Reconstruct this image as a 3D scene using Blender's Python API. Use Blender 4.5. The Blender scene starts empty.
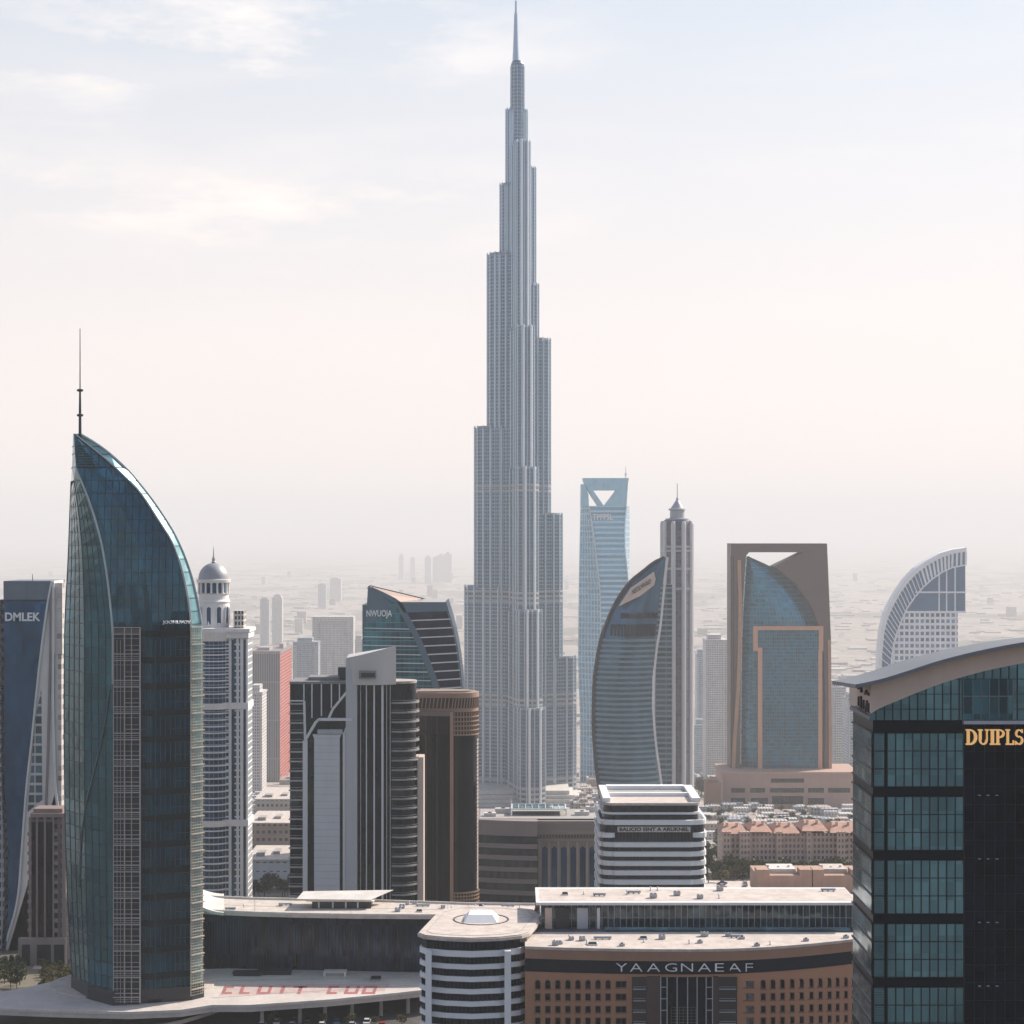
import bpy, math, random
import numpy as np
from mathutils import Vector
R = math.radians
random.seed(7)
SC = bpy.context.scene
COL = SC.collection

# ------------------------------------------------------------------ camera
F = 1911.4            # focal length in pixels of the 1024 px frame
HZ = 530.0            # pixel row of the horizon
ZC = 300.0            # eye height
cd = bpy.data.cameras.new("camera")
cam = bpy.data.objects.new("camera", cd); COL.objects.link(cam)
cd.sensor_width = 36.0
cd.lens = 36.0 * F / 1024.0
cd.shift_y = (HZ - 512.0) / 1024.0
cd.clip_start = 1.0; cd.clip_end = 150000.0
cam.location = (0, 0, ZC); cam.rotation_euler = (R(90), 0, 0)
SC.camera = cam
SC.render.resolution_x = SC.render.resolution_y = 1024

# ------------------------------------------------------------------ light
SUN_AZ, SUN_EL = 54.0, 37.0      # azimuth from the view direction towards the right
world = bpy.data.worlds.new("World"); SC.world = world; world.use_nodes = True
nt = world.node_tree; nt.nodes.clear()
def wn(t, **k):
    n = nt.nodes.new(t)
    for a, b in k.items(): setattr(n, a, b)
    return n
out = wn("ShaderNodeOutputWorld"); bg = wn("ShaderNodeBackground")
sky = wn("ShaderNodeTexSky"); sky.sky_type = 'NISHITA'; sky.sun_disc = False
sky.sun_elevation = R(SUN_EL); sky.sun_rotation = R(SUN_AZ)
sky.air_density = 1.0; sky.dust_density = 2.5; sky.ozone_density = 1.6; sky.altitude = 200
bg.inputs['Strength'].default_value = 0.128
# high thin cloud streaks on the sky
tc = wn("ShaderNodeTexCoord"); sp = wn("ShaderNodeSeparateXYZ")
nt.links.new(tc.outputs['Generated'], sp.inputs[0])
mp = wn("ShaderNodeMapping"); mp.inputs['Scale'].default_value = (3.0, 3.0, 15.0); mp.inputs['Location'].default_value = (1.3, 0.2, 0.55)
nt.links.new(tc.outputs['Generated'], mp.inputs['Vector'])
nz = wn("ShaderNodeTexNoise"); nz.inputs['Scale'].default_value = 1.25; nz.inputs['Detail'].default_value = 9; nz.inputs['Roughness'].default_value = .58
nz.inputs['Distortion'].default_value = .55
nt.links.new(mp.outputs[0], nz.inputs['Vector'])
cr = wn("ShaderNodeValToRGB"); cr.color_ramp.elements[0].position = .5; cr.color_ramp.elements[1].position = .68
nt.links.new(nz.outputs['Fac'], cr.inputs[0])
mx = wn("ShaderNodeMix", data_type='RGBA'); mx.inputs['B'].default_value = (7.1, 6.6, 6.3, 1)
ml = wn("ShaderNodeMath", operation='MULTIPLY'); ml.inputs[1].default_value = .7
def wm(op, a, b=None):
    n = wn("ShaderNodeMath", operation=op)
    for i, v in enumerate((a, b)):
        if v is None: continue
        if isinstance(v, bpy.types.NodeSocket): nt.links.new(v, n.inputs[i])
        else: n.inputs[i].default_value = v
    return n.outputs[0]
zw = wm('ADD', sp.outputs[2], wm('MULTIPLY', wm('SUBTRACT', nz.outputs['Fac'], .5), .085))
def band(z0, w): return wm('POWER', 2.718, wm('MULTIPLY', wm('POWER', wm('ABSOLUTE', wm('DIVIDE', wm('SUBTRACT', zw, z0), w)), 2.0), -1.0))
nz2 = wn("ShaderNodeTexNoise"); nz2.inputs['Scale'].default_value = 9; nz2.inputs['Detail'].default_value = 8; nz2.inputs['Roughness'].default_value = .62
mp2 = wn("ShaderNodeMapping"); mp2.inputs['Scale'].default_value = (1, 1, 3.2); nt.links.new(tc.outputs['Generated'], mp2.inputs[0]); nt.links.new(mp2.outputs[0], nz2.inputs['Vector'])
puff = wn("ShaderNodeMapRange"); puff.inputs['From Min'].default_value = .43; puff.inputs['From Max'].default_value = .62; nt.links.new(nz2.outputs['Fac'], puff.inputs['Value'])
lft = wn("ShaderNodeMapRange"); lft.inputs['From Min'].default_value = .07; lft.inputs['From Max'].default_value = -.10; nt.links.new(sp.outputs[0], lft.inputs['Value'])
cb = wm('MULTIPLY', wm('MULTIPLY', wm('ADD', band(.243, .017), band(.168, .02)), puff.outputs[0]), lft.outputs[0])
nt.links.new(cr.outputs[0], ml.inputs[0])
ml.inputs[1].default_value = .16
clf = wm('MINIMUM', wm('ADD', ml.outputs[0], wm('MULTIPLY', cb, 1.0)), 1.0)
nt.links.new(clf, mx.inputs['Factor'])
veil = wn("ShaderNodeMix", data_type='RGBA'); veil.inputs['B'].default_value = (4.7, 5.0, 5.4, 1)
vr = wn("ShaderNodeMapRange"); vr.inputs['From Min'].default_value = .3; vr.inputs['From Max'].default_value = .75; vr.inputs['To Min'].default_value = .8; vr.inputs['To Max'].default_value = .1
nt.links.new(sp.outputs[2], vr.inputs['Value']); yv = wn("ShaderNodeMapRange"); yv.inputs['From Min'].default_value = -.4; yv.inputs['From Max'].default_value = .7; yv.inputs['To Min'].default_value = .12; nt.links.new(sp.outputs[1], yv.inputs['Value'])
vf = wn("ShaderNodeMath", operation='MULTIPLY'); nt.links.new(vr.outputs[0], vf.inputs[0]); nt.links.new(yv.outputs[0], vf.inputs[1])
nt.links.new(vf.outputs[0], veil.inputs['Factor'])
nt.links.new(sky.outputs[0], veil.inputs['A']); nt.links.new(veil.outputs['Result'], mx.inputs['A'])
lowr = wn("ShaderNodeMapRange"); lowr.inputs['From Min'].default_value = .02; lowr.inputs['From Max'].default_value = .27; lowr.inputs['To Min'].default_value = .85; lowr.inputs['To Max'].default_value = .0
nt.links.new(sp.outputs[2], lowr.inputs['Value'])
warm = wn("ShaderNodeMix", data_type='RGBA'); warm.inputs['B'].default_value = (7.5, 6.4, 5.85, 1)
yr = wn("ShaderNodeMapRange"); yr.inputs['From Min'].default_value = .1; yr.inputs['From Max'].default_value = .75; nt.links.new(sp.outputs[1], yr.inputs['Value'])
wf = wn("ShaderNodeMath", operation='MULTIPLY'); nt.links.new(lowr.outputs[0], wf.inputs[0]); nt.links.new(yr.outputs[0], wf.inputs[1])
nt.links.new(wf.outputs[0], warm.inputs['Factor']); nt.links.new(mx.outputs['Result'], warm.inputs['A'])
# glow of the sky towards the sun
dt = wn("ShaderNodeVectorMath", operation='DOT_PRODUCT'); nt.links.new(tc.outputs['Generated'], dt.inputs[0])
dt.inputs[1].default_value = (math.sin(R(SUN_AZ))*math.cos(R(SUN_EL)), math.cos(R(SUN_AZ))*math.cos(R(SUN_EL)), math.sin(R(SUN_EL)))
gl_ = wn("ShaderNodeMath", operation='MULTIPLY_ADD'); gl_.use_clamp = False; gl_.inputs[1].default_value = .12; gl_.inputs[2].default_value = .90
nt.links.new(dt.outputs['Value'], gl_.inputs[0])
gv = wn("ShaderNodeVectorMath", operation='SCALE'); nt.links.new(warm.outputs['Result'], gv.inputs[0]); nt.links.new(gl_.outputs[0], gv.inputs['Scale'])
nt.links.new(gv.outputs[0], bg.inputs['Color']); nt.links.new(bg.outputs[0], out.inputs[0])

sd = bpy.data.lights.new("sun", 'SUN'); sd.energy = 4.8; sd.angle = R(0.5); sd.color = (1, .91, .80)
so = bpy.data.objects.new("sun", sd); COL.objects.link(so)
sdir = Vector((math.sin(R(SUN_AZ)) * math.cos(R(SUN_EL)), math.cos(R(SUN_AZ)) * math.cos(R(SUN_EL)), math.sin(R(SUN_EL))))
so.rotation_euler = (-sdir).to_track_quat('-Z', 'Y').to_euler(); so.location = (500, 300, 1500)

vs = SC.view_settings
vs.view_transform = 'Standard'; vs.look = 'None'; vs.gamma = 1; vs.use_curve_mapping = False
vs.exposure = 0.43
SC.render.engine = 'CYCLES'
cy = SC.cycles
cy.max_bounces = 6; cy.diffuse_bounces = 2; cy.glossy_bounces = 3; cy.volume_bounces = 1; cy.transmission_bounces = 2
cy.use_denoising = True; cy.sample_clamp_indirect = 6; cy.caustics_reflective = False; cy.caustics_refractive = False
HAZE = 0.000085

# ------------------------------------------------------------------ helpers
def X(px, Y): return (px - 512.0) * Y / F
def Z(py, Y): return ZC - (py - HZ) * Y / F
def P(px, py, Y): return (X(px, Y), Y, Z(py, Y))
def onz(px, py, z):                      # where the plane at height z is met
    Y = (ZC - z) * F / (py - HZ)
    return (X(px, Y), Y)
def ground(Y):
    if Y < 540: return 170.0
    if Y < 2000: return 170.0 - (Y - 540) * 158.0 / 1460.0
    if Y < 3500: return 12.0 - (Y - 2000) * 162.0 / 1500.0
    return -150.0
def curve(tab):
    xs = [float(a) for a, b in tab]; ys = [float(b) for a, b in tab]
    n = len(xs); d = [(ys[i+1]-ys[i])/(xs[i+1]-xs[i]) for i in range(n-1)]
    m = [d[0]] + [0 if d[i-1]*d[i] <= 0 else (2*d[i-1]*d[i]/(d[i-1]+d[i])) for i in range(1, n-1)] + [d[-1]]
    def f(x):
        if x <= xs[0]: return ys[0]
        if x >= xs[-1]: return ys[-1]
        i = max(j for j in range(n-1) if xs[j] <= x)
        h = xs[i+1]-xs[i]; t = (x-xs[i])/h
        return ((2*t**3-3*t*t+1)*ys[i] + (t**3-2*t*t+t)*h*m[i] + (-2*t**3+3*t*t)*ys[i+1] + (t**3-t*t)*h*m[i+1])
    return f
def arange(a, b, s):
    o = []; n = int(abs(b - a) / abs(s) + 1e-6)
    for i in range(n + 1): o.append(a + (s if b > a else -abs(s)) * i)
    return o

ORG = {}
def thing(name, label, cat, base, group=None):
    o = bpy.data.objects.new(name, None); COL.objects.link(o)
    o.location = base; o.empty_display_size = 2
    o['label'] = label; o['category'] = cat
    if group: o['group'] = group
    ORG[o.name] = Vector(base)
    return o
def tag(o, label=None, cat=None, group=None, kind=None):
    if label: o['label'] = label
    if cat: o['category'] = cat
    if group: o['group'] = group
    if kind: o['kind'] = kind
    return o
def dup(o, parent=None):
    c = o.copy(); COL.objects.link(c)
    if parent is not None: c.parent = parent
    for ch in list(o.children): dup(ch, c)
    return c

class MB:
    def __init__(s): s.v = []; s.f = []; s.uv = []; s.m = []; s.cm = 0
    def face(s, pts, uvs):
        b = len(s.v); s.v += [tuple(p) for p in pts]
        s.f.append(tuple(range(b, b + len(pts)))); s.uv.append(list(uvs)); s.m.append(s.cm)
        return s
    def quad(s, a, b, c, d, u0=0, u1=None):
        if u1 is None: u1 = u0 + math.dist(a, b)
        return s.face([a, b, c, d], [(u0, a[2]), (u1, b[2]), (u1, c[2]), (u0, d[2])])
    def box(s, x0, x1, y0, y1, z0, z1):
        if x0 > x1: x0, x1 = x1, x0
        if y0 > y1: y0, y1 = y1, y0
        if z0 > z1: z0, z1 = z1, z0
        return s.prism([(x0, y0), (x1, y0), (x1, y1), (x0, y1)], z0, z1)
    def prism(s, pts, z0, z1, cap=True, u0=0.0):
        u = u0; n = len(pts)
        for i in range(n):
            a, b = pts[i], pts[(i+1) % n]; d = math.dist(a, b)
            s.face([(a[0], a[1], z0), (b[0], b[1], z0), (b[0], b[1], z1), (a[0], a[1], z1)], [(u, z0), (u+d, z0), (u+d, z1), (u, z1)])
            u += d
        if cap:
            s.face([(p[0], p[1], z1) for p in pts], [(p[0], p[1]) for p in pts])
            s.face([(p[0], p[1], z0) for p in reversed(pts)], [(p[0], p[1]) for p in reversed(pts)])
        return s
    def loft(s, rings, closed=True, capt=True, capb=True, u0=0.0):
        n = len(rings[0]); mid = rings[len(rings)//2]
        us = [u0]
        for i in range(n): us.append(us[-1] + math.dist(mid[i], mid[(i+1) % n]))
        for a, b in zip(rings, rings[1:]):
            for i in range(n if closed else n-1):
                j = (i+1) % n
                s.face([a[i], a[j], b[j], b[i]], [(us[i], a[i][2]), (us[i+1], a[j][2]), (us[i+1], b[j][2]), (us[i], b[i][2])])
        if closed and capt: s.face(rings[-1], [(p[0], p[1]) for p in rings[-1]])
        if closed and capb: s.face(list(reversed(rings[0])), [(p[0], p[1]) for p in reversed(rings[0])])
        return s
    def xz(s, poly, y0, y1):            # polygon in the x-z plane, clockwise or not, pushed from y0 back to y1
        ar = sum(poly[i][0]*poly[(i+1) % len(poly)][1] - poly[(i+1) % len(poly)][0]*poly[i][1] for i in range(len(poly)))
        if ar < 0: poly = list(reversed(poly))
        s.face([(p[0], y0, p[1]) for p in poly], [(p[0], p[1]) for p in poly])
        s.face([(p[0], y1, p[1]) for p in reversed(poly)], [(p[0], p[1]) for p in reversed(poly)])
        for i in range(len(poly)):
            a, b = poly[i], poly[(i+1) % len(poly)]
            s.face([(a[0], y0, a[1]), (a[0], y1, a[1]), (b[0], y1, b[1]), (b[0], y0, b[1])], [(0, a[1]), (y1-y0, a[1]), (y1-y0, b[1]), (0, b[1])])
        return s
    def bar(s, p, q, w, d=None):
        p, q = Vector(p), Vector(q); t = q - p
        if t.length < 1e-6: return s
        t.normalize(); d = d or w
        up = Vector((0, 0, 1)) if abs(t.z) < .95 else Vector((0, 1, 0))
        a = t.cross(up).normalized(); b = a.cross(t).normalized()
        a = a * d / 2; b = b * w / 2
        r0 = [p-a-b, p+a-b, p+a+b, p-a+b]; r1 = [x + (q-p) for x in r0]
        for i in range(4):
            j = (i+1) % 4
            s.face([r0[i], r1[i], r1[j], r0[j]], [(0, 0), (1, 0), (1, .2), (0, .2)])
        s.face(r0, [(0, 0)]*4); s.face(list(reversed(r1)), [(0, 0)]*4)
        return s
    def path(s, pts, w, d=None):
        for a, b in zip(pts, pts[1:]): s.bar(a, b, w, d)
        return s
    def tube(s, p, q, r0, r1, n=12):
        p, q = Vector(p), Vector(q); t = (q-p).normalized()
        up = Vector((0, 0, 1)) if abs(t.z) < .95 else Vector((0, 1, 0))
        a = t.cross(up).normalized(); b = a.cross(t).normalized()
        if abs(t.z) > .95 and t.z > 0: b = -b
        c0 = [p + (a*math.cos(2*math.pi*i/n) + b*math.sin(2*math.pi*i/n))*r0 for i in range(n)]
        c1 = [q + (a*math.cos(2*math.pi*i/n) + b*math.sin(2*math.pi*i/n))*r1 for i in range(n)]
        return s.loft([c0, c1])
    def rev(s, prof, cx, cy, n=24):
        rings = [[(cx + r*math.cos(2*math.pi*i/n), cy + r*math.sin(2*math.pi*i/n), z) for i in range(n)] for r, z in prof]
        return s.loft(rings)
    def build(s, name, mats, parent=None, smooth=False, loc=None):
        if not isinstance(mats, (list, tuple)): mats = [mats]
        me = bpy.data.meshes.new(name)
        if parent is not None: org = ORG[parent.name]
        elif loc is not None: org = Vector(loc)
        else: org = Vector((0, 0, 0))
        va = np.array(s.v, dtype=float).reshape(-1, 3) - np.array(org)
        me.from_pydata(va.tolist(), [], s.f)
        uvl = me.uv_layers.new(name="UVMap")
        flat = [c for f in s.uv for p in f for c in p]
        uvl.data.foreach_set("uv", flat)
        for m in mats: me.materials.append(m)
        if len(mats) > 1: me.polygons.foreach_set("material_index", s.m)
        if smooth:
            import bmesh
            bm = bmesh.new(); bm.from_mesh(me); bmesh.ops.remove_doubles(bm, verts=bm.verts, dist=.002); bm.to_mesh(me); bm.free()
            me.polygons.foreach_set("use_smooth", [True]*len(me.polygons))
            me.set_sharp_from_angle(angle=R(38))
        me.update()
        o = bpy.data.objects.new(name, me); COL.objects.link(o)
        if parent is not None:
            o.parent = parent; ORG[o.name] = org
        else:
            o.location = org; ORG[o.name] = org
        return o

def text(s, px0, px1, pyt, pyb, Y, mat, parent, name="sign_lettering", depth=.15, tilt=0.0, poff=0.0):
    cu = bpy.data.curves.new("lettering", 'FONT'); cu.body = s; cu.extrude = .02; cu.offset = poff; cu.resolution_u = 3
    ob = bpy.data.objects.new("lettering", cu)
    me = bpy.data.meshes.new_from_object(ob); bpy.data.objects.remove(ob)
    co = np.empty(len(me.vertices)*3); me.vertices.foreach_get('co', co); co = co.reshape(-1, 3)
    lo, hi = co.min(0), co.max(0)
    x0, x1, z0, z1 = X(px0, Y), X(px1, Y), Z(pyb, Y), Z(pyt, Y)
    nx = x0 + (co[:, 0]-lo[0])/(hi[0]-lo[0])*(x1-x0)
    nz_ = z0 + (co[:, 1]-lo[1])/(hi[1]-lo[1])*(z1-z0) + (nx-x0)*tilt
    ny = Y - depth*(co[:, 2]-lo[2])/max(hi[2]-lo[2], 1e-6)
    new = np.stack([nx, ny, nz_], 1) - np.array(ORG[parent.name])
    me.vertices.foreach_set('co', new.ravel()); me.materials.clear(); me.materials.append(mat); me.update()
    o = bpy.data.objects.new(name, me); COL.objects.link(o); o.parent = parent; ORG[o.name] = ORG[parent.name]
    return o

# ------------------------------------------------------------------ materials
class NT:
    def __init__(s, name):
        s.m = bpy.data.materials.new(name); s.m.use_nodes = True; s.t = s.m.node_tree; s.t.nodes.clear()
        s.out = s.n("ShaderNodeOutputMaterial")
    def n(s, t, **k):
        x = s.t.nodes.new(t)
        for a, b in k.items(): setattr(x, a, b)
        return x
    def l(s, a, b): s.t.links.new(a, b)
    def val(s, sock, v):
        if hasattr(v, 'is_output') or isinstance(v, bpy.types.NodeSocket): s.l(v, sock)
        else: sock.default_value = v
    def math(s, op, a, b=None, c=None):
        x = s.n("ShaderNodeMath", operation=op); s.val(x.inputs[0], a)
        if b is not None: s.val(x.inputs[1], b)
        if c is not None: s.val(x.inputs[2], c)
        return x.outputs[0]
    def mix(s, f, a, b):
        x = s.n("ShaderNodeMix", data_type='RGBA'); s.val(x.inputs['Factor'], f)
        s.val(x.inputs['A'], a if isinstance(a, bpy.types.NodeSocket) else (*a, 1)); s.val(x.inputs['B'], b if isinstance(b, bpy.types.NodeSocket) else (*b, 1))
        return x.outputs['Result']
    def bsdf(s, col, rough, metal=0.0, spec=.5, normal=None):
        x = s.n("ShaderNodeBsdfPrincipled")
        s.val(x.inputs['Base Color'], col if isinstance(col, bpy.types.NodeSocket) else (*col, 1))
        s.val(x.inputs['Roughness'], rough); s.val(x.inputs['Metallic'], metal); s.val(x.inputs['Specular IOR Level'], spec)
        if normal is not None: s.l(normal, x.inputs['Normal'])
        return x.outputs[0]
    def noise(s, scale, detail=4, rough=.55, coord='Object', sc=None):
        tcn = s.n("ShaderNodeTexCoord"); v = tcn.outputs[coord]
        if sc:
            mpn = s.n("ShaderNodeMapping"); mpn.inputs['Scale'].default_value = sc; s.l(v, mpn.inputs[0]); v = mpn.outputs[0]
        x = s.n("ShaderNodeTexNoise"); x.inputs['Scale'].default_value = scale; x.inputs['Detail'].default_value = detail; x.inputs['Roughness'].default_value = rough
        s.l(v, x.inputs['Vector']); return x.outputs['Fac']
    def ramp(s, f, a, b):
        x = s.n("ShaderNodeMapRange"); s.val(x.inputs['Value'], f); x.inputs['From Min'].default_value = a; x.inputs['From Max'].default_value = b; return x.outputs[0]
    def uvcells(s, bay, floor):
        u = s.n("ShaderNodeUVMap"); sep = s.n("ShaderNodeSeparateXYZ"); s.l(u.outputs[0], sep.inputs[0])
        a = s.math('DIVIDE', sep.outputs[0], bay); b = s.math('DIVIDE', sep.outputs[1], floor)
        fa = s.math('FRACT', a); fb = s.math('FRACT', b)
        comb = s.n("ShaderNodeCombineXYZ"); s.l(s.math('FLOOR', a), comb.inputs[0]); s.l(s.math('FLOOR', b), comb.inputs[1])
        w = s.n("ShaderNodeTexWhiteNoise", noise_dimensions='2D'); s.l(comb.outputs[0], w.inputs['Vector'])
        return fa, fb, w
    def tilt(s, w, amount):
        g = s.n("ShaderNodeNewGeometry")
        v = s.n("ShaderNodeVectorMath", operation='SUBTRACT'); s.l(w.outputs['Color'], v.inputs[0]); v.inputs[1].default_value = (.5, .5, .5)
        v2 = s.n("ShaderNodeVectorMath", operation='SCALE'); s.l(v.outputs[0], v2.inputs[0]); v2.inputs['Scale'].default_value = amount
        v3 = s.n("ShaderNodeVectorMath", operation='ADD'); s.l(g.outputs['Normal'], v3.inputs[0]); s.l(v2.outputs[0], v3.inputs[1])
        v4 = s.n("ShaderNodeVectorMath", operation='NORMALIZE'); s.l(v3.outputs[0], v4.inputs[0])
        return v4.outputs[0]
    def done(s, sh): s.l(sh, s.out.inputs['Surface']); return s.m

def sc3(c, k): return tuple(max(0.0, min(1.0, x*k)) for x in c)
def plain(name, col, rough=.7, metal=0.0, var=.18, scale=.15, streak=True, spec=.4):
    t = NT(name)
    a = t.noise(scale, 6, .6)
    b = t.noise(scale*3, 4, .6, sc=(1, 1, .12)) if streak else t.noise(scale*9, 3, .6)
    f = t.math('ADD', t.math('MULTIPLY', a, .6), t.math('MULTIPLY', b, .4))
    c = t.mix(t.ramp(f, .3, .7), sc3(col, 1-var), sc3(col, 1+var))
    return t.done(t.bsdf(c, rough, metal, spec))
def glass(name, col, rough=.07, metal=.55, bay=1.5, floor=3.4, vary=.35, tilt=.04, spec=.6):
    t = NT(name); fa, fb, w = t.uvcells(bay, floor)
    c = t.mix(w.outputs['Value'], sc3(col, 1-vary), sc3(col, 1+vary))
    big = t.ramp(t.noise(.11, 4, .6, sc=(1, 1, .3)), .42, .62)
    c = t.mix(t.math('MULTIPLY', big, .55), c, sc3(col, .35))  # tall dark patches put reflections of towers into the base colour
    return t.done(t.bsdf(c, rough, metal, spec, t.tilt(w, tilt)))
def facade(name, wall, gl, floor=3.5, bay=2.0, band=.35, post=.15, rw=.7, rg=.12, metal=.3, vary=.5, wm=0.0, var=.12, tilt=.02):
    t = NT(name); fa, fb, w = t.uvcells(bay, floor)
    m = t.math('MAXIMUM', t.math('LESS_THAN', fa, post), t.math('LESS_THAN', fb, band))
    g = t.mix(w.outputs['Value'], sc3(gl, 1-vary), sc3(gl, 1+vary))
    nzw = t.ramp(t.noise(.08, 5, .6), .3, .7)
    wl = t.mix(nzw, sc3(wall, 1-var), sc3(wall, 1+var))
    b1 = t.bsdf(g, rg, metal, .5, t.tilt(w, tilt)); b2 = t.bsdf(wl, rw, wm, .4)
    x = t.n("ShaderNodeMixShader"); t.l(m, x.inputs[0]); t.l(b1, x.inputs[1]); t.l(b2, x.inputs[2])
    return t.done(x.outputs[0])

M = {}
M['white'] = plain('white_paint', (.66, .65, .64), .6, var=.1)
M['bright_white'] = plain('bright_white_panel', (.82, .82, .83), .55, var=.06)
M['white_dirty'] = plain('weathered_white', (.62, .58, .54), .7, var=.2, scale=.25, streak=False)
M['pale_roof'] = plain('pale_roof_membrane', (.54, .47, .42), .8, var=.3, scale=.35, streak=False)
M['beige'] = plain('beige_cladding', (.60, .47, .40), .65, var=.1)
M['grey_panel'] = plain('grey_panel', (.40, .41, .44), .5, var=.08)
M['dark_metal'] = plain('dark_metal', (.035, .04, .05), .4, .5, var=.3)
M['steel'] = plain('brushed_steel', (.45, .47, .5), .35, .7, var=.1)
M['roof_metal'] = plain('roof_sheet', (.17, .18, .205), .5, .3, var=.1)
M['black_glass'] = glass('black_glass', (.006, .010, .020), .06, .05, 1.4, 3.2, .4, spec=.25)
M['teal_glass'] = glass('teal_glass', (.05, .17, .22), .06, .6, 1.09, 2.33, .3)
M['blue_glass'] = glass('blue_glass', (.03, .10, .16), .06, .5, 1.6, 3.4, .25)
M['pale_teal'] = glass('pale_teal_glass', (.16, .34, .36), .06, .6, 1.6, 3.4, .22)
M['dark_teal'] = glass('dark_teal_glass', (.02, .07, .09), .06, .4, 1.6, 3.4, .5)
M['navy'] = glass('navy_glass', (.022, .095, .20), .1, .4, 2, 3.4, .15)
M['copper'] = plain('copper_cladding', (.42, .24, .15), .5, .2, var=.15)
M['brown'] = plain('brown_stone', (.34, .19, .125), .75, var=.14)
M['brown_dark'] = plain('dark_brown_stone', (.085, .055, .048), .7, var=.15)
M['taupe'] = plain('taupe_stone', (.22, .17, .15), .7, var=.1)
M['asphalt'] = plain('asphalt', (.06, .06, .062), .85, var=.25, scale=.1, streak=False)
M['paving'] = plain('stone_paving', (.40, .36, .33), .8, var=.18, scale=.25, streak=False)
M['concrete'] = plain('concrete', (.36, .34, .32), .8, var=.15, scale=.2, streak=False)
M['red_paint'] = plain('red_marking', (.36, .13, .13), .8, var=.4, scale=.5, streak=False)
M['terracotta'] = plain('terracotta_tile', (.46, .27, .20), .8, var=.35, scale=.3, streak=False)
M['gold'] = plain('gilded_metal', (.95, .60, .24), .4, .15, var=.06)
_g = [n for n in M['gold'].node_tree.nodes if n.type == 'BSDF_PRINCIPLED'][0]      # the letters of the sign are lit
_g.inputs['Emission Color'].default_value = (1, .55, .2, 1); _g.inputs['Emission Strength'].default_value = .28
M['letter_white'] = plain('white_letter', (.85, .85, .84), .5, var=.02)
M['letter_dark'] = plain('dark_letter', (.02, .02, .025), .5, var=.02)
M['bark'] = plain('bark', (.10, .075, .055), .9, var=.3, scale=2)
M['tyre'] = plain('rubber', (.02, .02, .02), .8, var=.1)

# ------------------------------------------------------------------ ground, air
def ground_material():
    t = NT('desert_city_ground')
    tcn = t.n("ShaderNodeTexCoord"); co = tcn.outputs['Object']
    def nzs(scale, d=5, r=.6, sc=(1, 1, 1)):
        mpn = t.n("ShaderNodeMapping"); mpn.inputs['Scale'].default_value = sc; t.l(co, mpn.inputs[0])
        x = t.n("ShaderNodeTexNoise"); x.inputs['Scale'].default_value = scale; x.inputs['Detail'].default_value = d; x.inputs['Roughness'].default_value = r
        t.l(mpn.outputs[0], x.inputs['Vector']); return x.outputs['Fac']
    sand = t.mix(t.ramp(nzs(.004), .35, .65), (.34, .285, .245), (.52, .45, .395))
    vor = t.n("ShaderNodeTexVoronoi"); vor.inputs['Scale'].default_value = .012; t.l(co, vor.inputs['Vector'])
    plots = t.ramp(vor.outputs['Color'], 0, 1)
    c = t.mix(t.math('MULTIPLY', plots, .55), sand, (.24, .21, .19))
    green = t.math('GREATER_THAN', t.math('ADD', nzs(.0022, 3, .5, (1, .55, 1)), t.math('MULTIPLY', nzs(.03, 3), .12)), .60)
    c = t.mix(t.math('MULTIPLY', green, .8), c, (.075, .085, .055))
    ed = t.n("ShaderNodeTexVoronoi"); ed.feature = 'DISTANCE_TO_EDGE'; ed.inputs['Scale'].default_value = .0055; t.l(co, ed.inputs['Vector'])
    c = t.mix(t.math('LESS_THAN', ed.outputs['Distance'], .035), c, (.20, .19, .185))
    sepc = t.n("ShaderNodeSeparateXYZ"); t.l(co, sepc.inputs[0])
    near = t.math('SUBTRACT', 1.0, t.ramp(t.math('ADD', sepc.outputs[1], t.math('MULTIPLY', nzs(.01), 250)), 640, 900))
    quarter = t.mix(t.ramp(vor.outputs['Color'], 0, 1), (.055, .055, .058), (.12, .115, .105))
    c = t.mix(near, c, quarter)
    fine = nzs(.15, 6, .7)
    c = t.mix(t.math('MULTIPLY', t.ramp(fine, .4, .8), .5), c, (.16, .14, .12))
    return t.done(t.bsdf(c, .95, 0, .2))
mb = MB()
xs = [-62000, -24000, -9000, -3000, -900, -250, 250, 900, 3000, 9000, 24000, 62000]
ys = [-62000, -24000, -6000, -1500, 0, 300, 540, 2000, 3500, 4500, 8000, 14000, 24000, 62000]
for j in range(len(ys)-1):
    for i in range(len(xs)-1):
        a = [(xs[i], ys[j]), (xs[i+1], ys[j]), (xs[i+1], ys[j+1]), (xs[i], ys[j+1])]
        mb.face([(p[0], p[1], ground(p[1])) for p in a], a)
tag(mb.build('ground', ground_material()), kind='structure')

hz = MB().box(-63000, 63000, -63000, 63000, -152.0, 890)
ht = NT('haze_air'); pv = ht.n("ShaderNodeVolumePrincipled")
pv.inputs['Color'].default_value = (.845, .85, .86, 1); pv.inputs['Density'].default_value = HAZE; pv.inputs['Anisotropy'].default_value = 0.05
ht.l(pv.outputs[0], ht.out.inputs['Volume'])
tag(hz.build('haze', ht.m), kind='stuff')

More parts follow.
